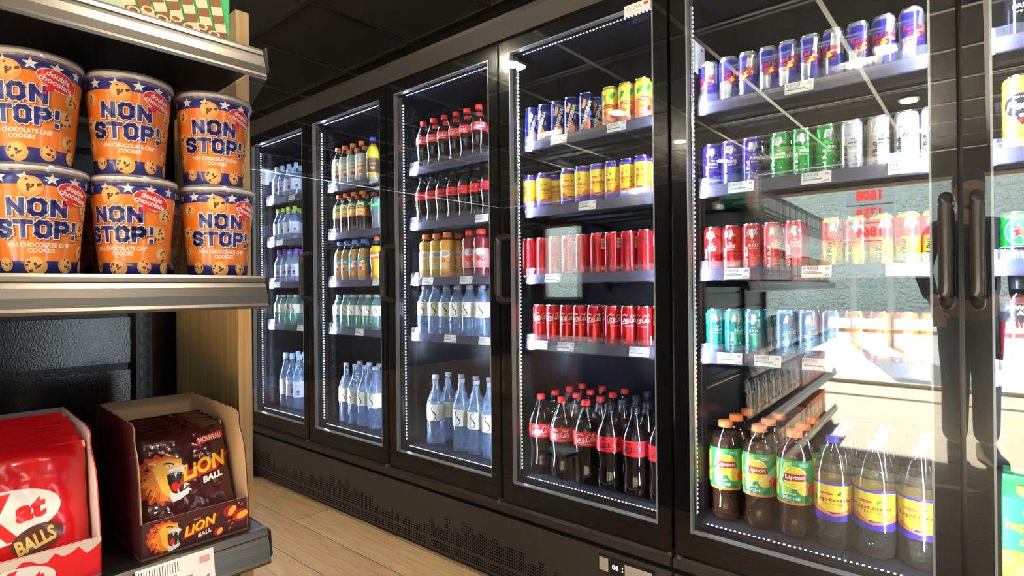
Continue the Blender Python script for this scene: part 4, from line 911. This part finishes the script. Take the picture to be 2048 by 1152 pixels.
def put_cup(x, y, z, rot, label):
    global cups_n
    o = CUP if cups_n == 0 else clone(CUP); cups_n += 1
    o.location = G(x, y, z); o.rotation_euler = (0, 0, rot); tag(o, label, 'cup', 'orange cookie cups on the middle shelf')
pl = [('beside the frame edge', -.262), ('in the middle', -.156), ('by the shelf end', -.044)]
for (nm, y), ru, rl in zip(pl, (62, 70, 69), (80, 50, 74)):
    A0 = math.radians(90 * 0 + 0)
    put_cup(-.072, y + .002, 1.0992, math.radians(rl) - PI * .5 + 0, f'lower orange cookie cup of the front stack {nm}')
    put_cup(-.074, y - .002, 1.0992 + .139, math.radians(ru) - PI * .5, f'upper orange cookie cup of the front stack {nm}')
for i, y in enumerate((-.215, -.107)):
    put_cup(-.185, y, 1.0992, math.radians(60) - PI * .5, f'shaded orange cookie cup behind the gap between front stacks, {("cut off", "by the shelf end")[i]}')
put_cup(-.185, -.325, 1.0992, math.radians(60) - PI * .5, 'shaded orange cookie cup deep on the shelf behind the stack at the frame')
# wafer box
def wafer_box():
    o = empty('wafer_box', G(-.022, -.040, 1.4475), TH, label='green box printed with rolled wafers on the top shelf', cat='box')
    g = mat('box_green', (.05, .42, .16), .35); MB().box(-.11, 0, -.24, 0, 0, .19, g).build('carton', o, bevel=.002)
    D = Dec(); D.poly([(-.239, .001), (-.13, .001), (-.17, .189), (-.239, .189)], CREAM); W1 = mat('wafer_cream', (.78, .62, .42), .5); W2 = mat('wafer_brown', (.22, .09, .03), .5)
    D.ell(-.18, .03, .055, .04, mat('pale_green_print', (.50, .62, .45), .5), 20)
    for i in range(7):
        bx = -.125 + i * .019; an = 1.95 - i * .03; dx, dz = math.cos(an), math.sin(an); w = .0078
        for k in range(16):
            a, b_ = k * .012 - .01 * (i % 3), (k + 1) * .012 - .01 * (i % 3); mm = W1 if k % 2 else W2
            D.poly([(bx + dx * a - dz * -w, .004 + dz * a - dx * w), (bx + dx * b_ + dz * w, .004 + dz * b_ - dx * w + .004), (bx + dx * b_ - dz * w, .004 + dz * b_ + dx * w + .004), (bx + dx * a - dz * w, .004 + dz * a + dx * w)], mm)
        D.ell(bx - .002 * i, .010 + .006 * (i % 2), .008, .005, W1, 14); D.ell(bx - .002 * i, .010 + .006 * (i % 2), .005, .003, W2, 12)
    D.make('front_print', lambda s, z, d: (.0012 + d * .5, s, max(z, .0005)), 0, parent=o)
wafer_box()
# trays and bags
CB = mat('corrugated_card', (.42, .27, .16), .8); CBW = mat('white_card_inner', (.68, .58, .54), .7); MAR = mat('maroon_print', (.05, .010, .012), .4, coat=.2); KRED = mat('bright_red_print', (.72, .008, .015), .35, coat=.3)
MFOIL = mat('maroon_foil', (.055, .010, .010), .18, .1, coat=.8, bump=(38, .55, .012)); RFOIL = mat('red_foil', (.62, .006, .012), .24, coat=.6, bump=(30, .4, .01))
def tray(name, y0, y1, x0, depth, hf, hb, outer, inner, label, art=None, step_=(.03, .06)):
    o = empty(name, G(x0, (y0 + y1) / 2, .7125), TH, label=label, cat='tray'); w = (y1 - y0) / 2; t = .003
    MB().box(-depth, 0, -w, w, 0, t, inner).build('floor_panel', o)
    f = MB(); f.box(-t / 2, 0, -w, w, 0, hf, outer); f.box(-t, -t / 2, -w + t, w - t, t, hf, inner); fp = f.build('front_panel', o)
    MB().box(-depth, -depth + t, -w, w, 0, hb, inner).build('rear_panel', o)
    for s in (-1, 1):
        P = [(0, 0), (0, hf)]; n = 26; ctl = [(0, hf), (-step_[0] * .4, hf + (hb - hf) * .55), (-step_[0], hf + (hb - hf) * .8), (-step_[0] * 1.2, hb * .97), (-step_[0] * 3, hb * .99), (-depth, hb)]
        cr = cat_rom(ctl, 9); P += [(x, z + (.0012 if i % 2 else -.0008)) for i, (x, z) in enumerate(cr[1:-1])] + [(-depth, hb), (-depth, 0)]
        q = MB(); y = w * s
        q.prism(P, 'y', y - s * t / 2, y, outer); q.prism(P, 'y', y - s * t, y - s * t / 2, inner); q.build('side_panel', o)
    if art:
        D = Dec(); art(D, w, hf); D.make('front_print', lambda s, z, d: (d, s, z), 0, parent=fp)
    return o
LOR = mat('mane_orange', (.85, .25, .02), .4, coat=.3); LRE = mat('mane_red', (.62, .06, .02), .4, coat=.3); LGO = mat('lion_gold', (.95, .52, .06), .4, coat=.3)
def lion_head(D, cx, cz, w):
    q = lambda P: [(cx + (x - .5) * w, cz + (z - .5) * w) for x, z in P]
    D.poly(q([(.0, .62), (-.04, .50), (.03, .47), (.0, .34), (.08, .33), (.08, .18), (.18, .20), (.2, .05), (.30, .1), (.40, -.02), (.46, .06), (.62, -.02), (.60, .12), (.62, .5), (.88, .84), (.70, .93), (.62, 1.02), (.52, .95), (.42, 1.04), (.34, .96), (.22, 1.0), (.18, .90), (.06, .90), (.08, .78), (-.02, .74)]), LRE)
    D.poly(q([(.10, .62), (.08, .45), (.16, .40), (.16, .25), (.28, .22), (.36, .08), (.52, .06), (.58, .5), (.84, .82), (.6, .93), (.4, .92), (.22, .86), (.14, .75)]), LOR)
    for i in range(9):
        a = 2.0 + i * .30; D.stroke([(cx + (.45 + .25 * math.cos(a) - .5) * w, cz + (.52 + .28 * math.sin(a) - .5) * w, 1), (cx + (.43 + .36 * math.cos(a + .12) - .5) * w, cz + (.52 + .40 * math.sin(a + .12) - .5) * w, .8), (cx + (.42 + .46 * math.cos(a + .1) - .5) * w, cz + (.52 + .5 * math.sin(a + .1) - .5) * w, .2)], w * .022, (BLKI, YEL, LRE)[i % 3])
    D.poly(q([(.32, .75), (.38, .45), (.42, .25), (.52, .12), (.62, .15), (.60, .48), (.70, .60), (.92, .66), (.96, .76), (.86, .84), (.62, .88), (.44, .86)]), LGO)
    D.poly(q([(.12, .74), (.24, .84), (.30, .74), (.22, .66)]), LRE); D.poly(q([(.16, .74), (.23, .80), (.26, .73)]), BLKI)
    D.poly(q([(.55, .74), (.66, .77), (.70, .72), (.60, .71)]), WHT); D.ell(cx + .13 * w, cz + .24 * w, w * .018, w * .018, BLKI, 8); D.stroke([(cx + .02 * w, cz + .30 * w), (cx + .12 * w, cz + .30 * w), (cx + .22 * w, cz + .25 * w)], w * .03, BLKI)
    D.poly(q([(.86, .83), (.96, .77), (.99, .68), (.92, .66), (.86, .72)]), BLKI)
    D.poly(q([(.60, .66), (.74, .70), (.90, .68), (.97, .60), (.90, .50), (.74, .58), (.62, .56)]), WHT)
    D.poly(q([(.56, .56), (.68, .60), (.92, .54), (.94, .42), (.88, .22), (.72, .16), (.60, .20), (.56, .38)]), BLKI)
    D.poly(q([(.62, .36), (.72, .40), (.78, .30), (.74, .20), (.64, .20), (.60, .28)]), RED)
    for P in ([(.70, .58), (.75, .58), (.72, .46)], [(.84, .55), (.90, .53), (.86, .42)], [(.82, .20), (.88, .24), (.86, .33)], [(.70, .17), (.74, .17), (.72, .25)]): D.poly(q(P), WHT)
    D.poly(q([(.56, .20), (.68, .15), (.84, .18), (.92, .22), (.90, .10), (.74, .02), (.60, .0), (.54, .1)]), WHT)
    for i in range(3): D.stroke([(cx + .12 * w, cz + (.12 - .03 * i) * w), (cx + .3 * w, cz + (.10 - .03 * i) * w)], w * .008, GREYI, False)
def lion_word(D, cx, cz, w, sc_=1):
    for i, a in enumerate((1.0, .8)): pass
    D.poly([(cx - w * .56, cz - w * .28), (cx + w * .2, cz - w * .1), (cx + w * .62, cz + w * .30), (cx + w * .3, cz + w * .16), (cx - w * .45, cz - w * .04)], mat('glow_red_print', (.45, .03, .01), .4))
    D.text('LiON', cx, cz + w * .03, w * 1.02, w * .36, RED, .06, .35, .22); D.text('LiON', cx - w * .01, cz + w * .045, w, w * .32, YEL, .035, .35, .22)
    D.text('BALL', cx + w * .10, cz - w * .24, w * .42, w * .13, WHT, .05, .25, .22); D.text('Nestlé', cx - w * .1, cz + w * .28, w * .2, w * .07, PINK, .02, 0, .15)
def lion_tray_art(D, w, h):
    lion_head(D, -w * .58, h * .50, h * .86); lion_word(D, w * .05, h * .52, w * .62)
    for cx, cz, r in ((w * .62, h * .72, .010), (w * .82, h * .52, .011), (w * .38, h * .22, .007)): D.ell(cx, cz, r, r * .85, DRED, 16); D.ell(cx + r * .25, cz, r * .8, r * .45, LGO, 14, .9 if cx < w * .7 else .3)
    for cx, cz in ((w * .56, h * .4), (w * .62, h * .30), (w * .66, h * .42), (w * .76, h * .85), (w * .58, h * .18), (w * .82, h * .80)): D.poly([(cx, cz), (cx + .004, cz + .001), (cx + .003, cz + .004)], ORG)
tray('lion_display_tray', -.163, -.019, -.022, .24, .050, .182, MAR, CB, 'open maroon cardboard tray holding chocolate ball bags at the shelf end', lion_tray_art)
def kk_logo(D, cx, cz, w):
    D.ell(cx, cz, w * .5, w * .24, WHT, 40, .12); D.ell(cx, cz, w * .49, w * .23, WHT, 40, .12)
    D.text('Kit', cx - w * .27, cz - .04 * w, w * .32, w * .25, RED, .05, .15, .12); D.text('K', cx + w * .035, cz - .005 * w, w * .26, w * .43, RED, .05, .1, .12); D.text('at', cx + w * .27, cz + .04 * w, w * .24, w * .19, RED, .05, .15, .14)
def kk_tray_art(D, w, h):
    P = [(-w, h)] + [(-w + 2 * w * i / 22, h - .009 - .004 * math.sin(i * 1.9) - (.006 if i % 5 == 0 else 0)) for i in range(23)][::1] + [(w, h)]
    D.poly(P[::-1], CBW); kk_logo(D, -.01, h * .28, .10)
tray('wafer_ball_tray', -.378, -.206, -.022, .24, .050, .185, KRED, CBW, 'open red and white cardboard tray holding red foil bags', kk_tray_art, (.05, .06))
def bag(name, W, H, foil, art, T=.016, seed=1):
    rn = random.Random(seed); ph = [rn.uniform(0, 6) for _ in range(6)]
    def bulge(u, v):   # u,v in -1..1
        e = max(0, 1 - abs(u) ** 4) * max(0, 1 - abs(v) ** 6)
        return T * e ** .6 + .0012 * math.sin(9 * u + ph[0] + 3 * v) * e + .001 * math.sin(14 * v + ph[1] + 4 * u) + (.0008 * math.sin(60 * v) if v > .86 else 0)
    m = MB(); n = 26; k = len(m.v)
    for sd in (1, -1):
        b0 = len(m.v)
        for j in range(n + 1):
            for i in range(n + 1):
                u, v = -1 + 2 * i / n, -1 + 2 * j / n; m.v.append((sd * bulge(u, v), u * W / 2 * (1 - .02 * (1 - abs(v))), (v + 1) * H / 2))
        for j in range(n):
            for i in range(n):
                q = [b0 + j * (n + 1) + i, b0 + j * (n + 1) + i + 1, b0 + (j + 1) * (n + 1) + i + 1, b0 + (j + 1) * (n + 1) + i]; m.face(q if sd > 0 else q[::-1], foil, True)
    o = m.build(name); D = Dec(); art(D, W, H)
    D.make('printed_lettering', lambda s, z, d: (bulge(s / (W / 2), z / (H / 2) - 1) + d + .0002, s, z), .006, .006, o, base=.0003)
    return o
def lion_bag_art(D, W, H):
    lion_head(D, -W * .25, H * .55, W * .54); lion_word(D, W * .19, H * .58, W * .54)
    D.poly([(W * .14, H * .78), (W * .46, H * .84), (W * .46, H * .90), (W * .14, H * .84)], RED); D.text('NOUVEAU', W * .30, H * .84, W * .28, H * .05, WHT, .03, 0, .12)
    for i, (x, z, r) in enumerate(((-.2, .09, .05), (-.05, .07, .04), (.1, .13, .05), (.25, .1, .04), (.05, .22, .03))): D.ell(x * W, z * H, r * W, r * W, BRN, 16); D.ell(x * W + .002, z * H, r * W * .5, r * W * .4, LGO if i % 2 else DRED, 12)
def kk_bag_art(D, W, H):
    kk_logo(D, -W * .12, H * .52, W * .84); D.ell(W * .14, H * .33, W * .17, H * .10, BRN, 28, .25); D.text('BALLS', W * .13, H * .32, W * .26, H * .11, GOLD, .04, .1, .3)
    for x, z, r in ((-.3, .10, .05), (-.1, .06, .06), (.1, .12, .05), (.3, .14, .05), (.4, .2, .03)): D.ell(x * W, z * H, r * W, r * W, BRN, 16)
    D.ell(-.33 * W, .08 * H, .06 * W, .03 * W, GOLD, 14)
LB = bag('chocolate_ball_bag', .129, .165, MFOIL, lion_bag_art); KB = bag('red_sweet_bag', .158, .165, RFOIL, kk_bag_art, seed=4)
for i in range(6):
    o = LB if i == 0 else clone(LB); o.location = G(-.040 - i * .021, -.091 + R_.uniform(-.003, .003), .717); o.rotation_euler = (0, -.40 + .012 * i + R_.uniform(-.02, .02), TH + R_.uniform(-.03, .03))
    tag(o, f'maroon foil sweet bag, {ORD[i]} from the front inside the maroon tray', 'bag', 'maroon sweet bags in the tray')
    o = KB if i == 0 else clone(KB); o.location = G(-.046 - i * .026, -.292 + R_.uniform(-.003, .003), .717 + .004 * i); o.rotation_euler = (0, -.20 + R_.uniform(-.03, .03), TH + R_.uniform(-.06, .06))
    tag(o, f'red foil sweet bag, {ORD[i]} from the front inside the red and white tray', 'bag', 'red sweet bags in the tray')
# rest of the gondola stock, seen mirrored in the fridge glass
def pouch(W, H, foil, c):
    def art(D, W, H): D.rect(-W * .36, W * .36, H * .35, H * .7, c); D.rect(-W * .3, W * .1, H * .2, H * .26, c)
    return bag('snack_pouch', W, H, foil, art, .02, 7)
def pack(W, D_, H, c1, c2):
    o = MB().box(-D_, 0, -W / 2, W / 2, 0, H, c1).build('snack_box', bevel=.002); D = Dec(); D.rect(-W * .42, W * .42, H * .3, H * .75, c2); D.rect(-W * .42, W * .2, H * .1, H * .2, c2); D.make('front_print', lambda s, z, d: (d + .0004, s, z), 0, parent=o); return o
SP = {'black pouch': pouch(.13, .20, mat('black_foil', (.02, .018, .02), .2, .2, coat=.6, bump=(30, .5, .01)), GREYI), 'brown pouch': pouch(.12, .19, mat('brown_foil', (.16, .06, .025), .25, .1, coat=.5, bump=(30, .4, .01)), CREAM), 'gold pouch': pouch(.12, .18, mat('gold_foil', (.55, .36, .12), .28, .4, bump=(30, .4, .01)), DRED),
      'tan box': pack(.12, .16, .17, mat('tan_print', (.55, .40, .22), .5), WHT), 'red box': pack(.13, .15, .15, KRED, WHT), 'black tray box': pack(.16, .2, .13, M_BLK, GREYI), 'orange box': pack(.11, .15, .16, mat('orange_print', (.75, .25, .05), .5), BRN)}
used_s = set()
def stock(kind, x, y, z, label):
    o = SP[kind]
    if kind in used_s: o = clone(o)
    used_s.add(kind); o.location = G(x, y, z); o.rotation_euler = (0, -.06 if 'pouch' in kind else 0, TH + R_.uniform(-.05, .05)); tag(o, label, 'packet', kind + 'es on the shelving' if 'box' in kind else kind + 'es on the shelving')
SN = ['lowest', 'second lowest', 'middle', 'second highest', 'highest']
plan = {4: ['black tray box'] * 13, 3: ['brown pouch'] * 4 + ['red box'] * 3 + ['gold pouch'] * 3 + ['tan box'] * 3, 2: ['black pouch'] * 6 + ['tan box'] * 3 + ['gold pouch'] * 4, 1: ['black pouch'] * 4 + ['brown pouch'] * 4 + ['orange box'] * 6, 0: ['tan box'] * 4 + ['red box'] * 5 + ['orange box'] * 5}
for lv, ks in plan.items():
    y = {4: -.40, 3: -.50, 2: -.52}.get(lv, -.12)
    for i, kd in enumerate(ks):
        if y < LEN + .09: break
        stock(kd, -.045 if 'pouch' in kd else -.022, y, GZ[lv] + .0015, f'{kd}, number {i + 1} along the {SN[lv]} shelf of the black shelving unit'); y -= .165 if lv == 4 else .150

# ------------------------------------------------------------------ person reflected in the glass
CLOTH = mat('black_cloth', (.016, .016, .019), .85); SKIN = mat('skin', (.52, .31, .22), .5); HAIR = mat('dark_hair', (.03, .02, .015), .6); SHOE = mat('black_leather', (.012, .012, .012), .35)
def skin_obj(name, verts, edges, radii, m, parent, sub=2, loc=None):
    me = bpy.data.meshes.new(name); me.from_pydata(verts, edges, []); o = bpy.data.objects.new(name, me); C.objects.link(o); o.parent = parent
    if loc: o.location = loc
    me.materials.append(m); o.modifiers.new('skin', 'SKIN'); s = o.modifiers.new('sub', 'SUBSURF'); s.levels = s.render_levels = sub
    for i, r in enumerate(radii): v = me.skin_vertices[0].data[i]; v.radius = r if isinstance(r, tuple) else (r, r); v.use_root = (i == 0)
    o.modifiers['skin'].use_smooth_shade = True
    return o
def person():
    root = empty('person', (-.10, -2.92, 0), math.radians(168), label='person in black clothes standing on the sunlit floor, mirrored in the glass', cat='person')
    V = [(0, 0, .95), (0, 0, 1.10), (0, .01, 1.28), (0, .01, 1.42), (0, .0, 1.50), (0, -.01, 1.56)]; E = [(i, i + 1) for i in range(5)]; R = [(.15, .11), (.135, .10), (.155, .11), (.10, .08), (.055, .055), (.055, .06)]
    for s in (-1, 1):
        k = len(V); V += [(s * .17, .01, 1.43), (s * .23, .02, 1.17), (s * .20, -.12, .98), (s * .19, -.17, .93)]; E += [(3, k), (k, k + 1), (k + 1, k + 2), (k + 2, k + 3)]; R += [.055, .043, .033, .026]
        k = len(V); V += [(s * .075, 0, .88), (s * .075, -.01, .50), (s * .078, .02, .10), (s * .078, -.03, .045)]; E += [(0, k), (k, k + 1), (k + 1, k + 2), (k + 2, k + 3)]; R += [.085, .058, .042, .035]
    skin_obj('body', V, E, R, SKIN, root)
    # head with face
    m = MB(); prof = [(.001, 0), (.045, .006), (.058, .03), (.066, .07), (.074, .115), (.077, .15), (.070, .19), (.045, .222), (.001, .235)]
    m.lathe([(r, z) for r, z in cat_rom(prof, 3)], SKIN, 28); m.v = [(x, y * 1.22 - (.012 if y < 0 and z < .12 else 0) - .008 * math.exp(-((z - .10) / .03) ** 2 - (x / .02) ** 2) * (y < 0) * 2.5, z) for x, y, z in m.v]
    hd = m.build('head', root, (0, -.005, 1.545))
    for s in (-1, 1):
        MB().lathe([(.001, -.008), (.007, -.004), (.009, 0), (.007, .004), (.001, .008)], WHT, 12).build('eye', hd, (s * .03, -.083, .118)); MB().box(-.004, .006, -.012, .012, -.028, .028, SKIN).build('ear', hd, (s * .077, .0, .105), bevel=.004)
    MB().prism([(-.011, -.02), (.011, -.02), (.006, .025), (-.006, .025)], 'y', -.108, -.085, SKIN).build('nose', hd, (0, 0, .10), bevel=.005); MB().box(-.024, .024, -.092, -.086, .048, .056, DRED).build('mouth', hd, bevel=.002)
    m = MB(); m.lathe([(.079, .12), (.083, .16), (.076, .20), (.05, .236), (.001, .246)], HAIR, 28); m.v = [(x, y * 1.22 + .006 - (.0 if z > .14 else 0), z + (.02 if y < -.02 and z < .15 else 0)) for x, y, z in m.v]; m.build('hair', hd)
    # jacket, trousers, shoes
    V = [(0, 0, .93), (0, 0, 1.10), (0, .01, 1.28), (0, .01, 1.41), (0, .0, 1.49)]; E = [(0, 1), (1, 2), (2, 3), (3, 4)]; R = [(.175, .135), (.16, .12), (.175, .13), (.12, .095), (.065, .07)]
    for s in (-1, 1): k = len(V); V += [(s * .175, .01, 1.43), (s * .235, .02, 1.17), (s * .205, -.115, .985)]; E += [(3, k), (k, k + 1), (k + 1, k + 2)]; R += [.068, .056, .045]
    skin_obj('jacket', V, E, R, CLOTH, root)
    V = [(0, 0, .97)]; E = []; R = [(.155, .12)]
    for s in (-1, 1): k = len(V); V += [(s * .075, 0, .87), (s * .075, -.01, .50), (s * .078, .02, .09)]; E += [(0, k), (k, k + 1), (k + 1, k + 2)]; R += [.105, .078, .070]
    skin_obj('trousers', V, E, R, CLOTH, root)
    for s in (-1, 1):
        m = MB(); m.prism([(.06, 0), (.06, .10), (-.01, .11), (-.08, .065), (-.17, .05), (-.20, .03), (-.20, 0)], 'x', -.042, .042, SHOE); m.build('shoe', root, (s * .078, 0, 0), (0, 0, s * .15), bevel=.014)
        px, py, pz = s * .188, -.175, .925; palm = skin_obj('hand', [(px, py, pz), (px, py - .03, pz - .03), (px, py - .055, pz - .05)], [(0, 1), (1, 2)], [(.026, .020), (.036, .016), (.034, .013)], SKIN, root, 1)
        for f in range(4):
            fx = px + (f - 1.5) * .017; L_ = (.030, .036, .034, .026)[f]; q = [(fx, py - .052, pz - .048), (fx, py - .052 - L_, pz - .066), (fx, py - .058 - L_ * 1.2, pz - .10)]
            skin_obj('finger', q, [(0, 1), (1, 2)], [.009, .008, .007], SKIN, palm, 1)
        skin_obj('thumb', [(px - s * .020, py - .012, pz - .012), (px - s * .042, py - .035, pz - .03), (px - s * .045, py - .058, pz - .048)], [(0, 1), (1, 2)], [.010, .009, .008], SKIN, palm, 1)
person()
# drop prototypes never placed
for key, (o, *_r) in K.items():
    if key not in PLACED:
        for c in list(o.children_recursive) + [o]: bpy.data.objects.remove(c)
for kd, o in SP.items():
    if kd not in used_s:
        for c in list(o.children_recursive) + [o]: bpy.data.objects.remove(c)
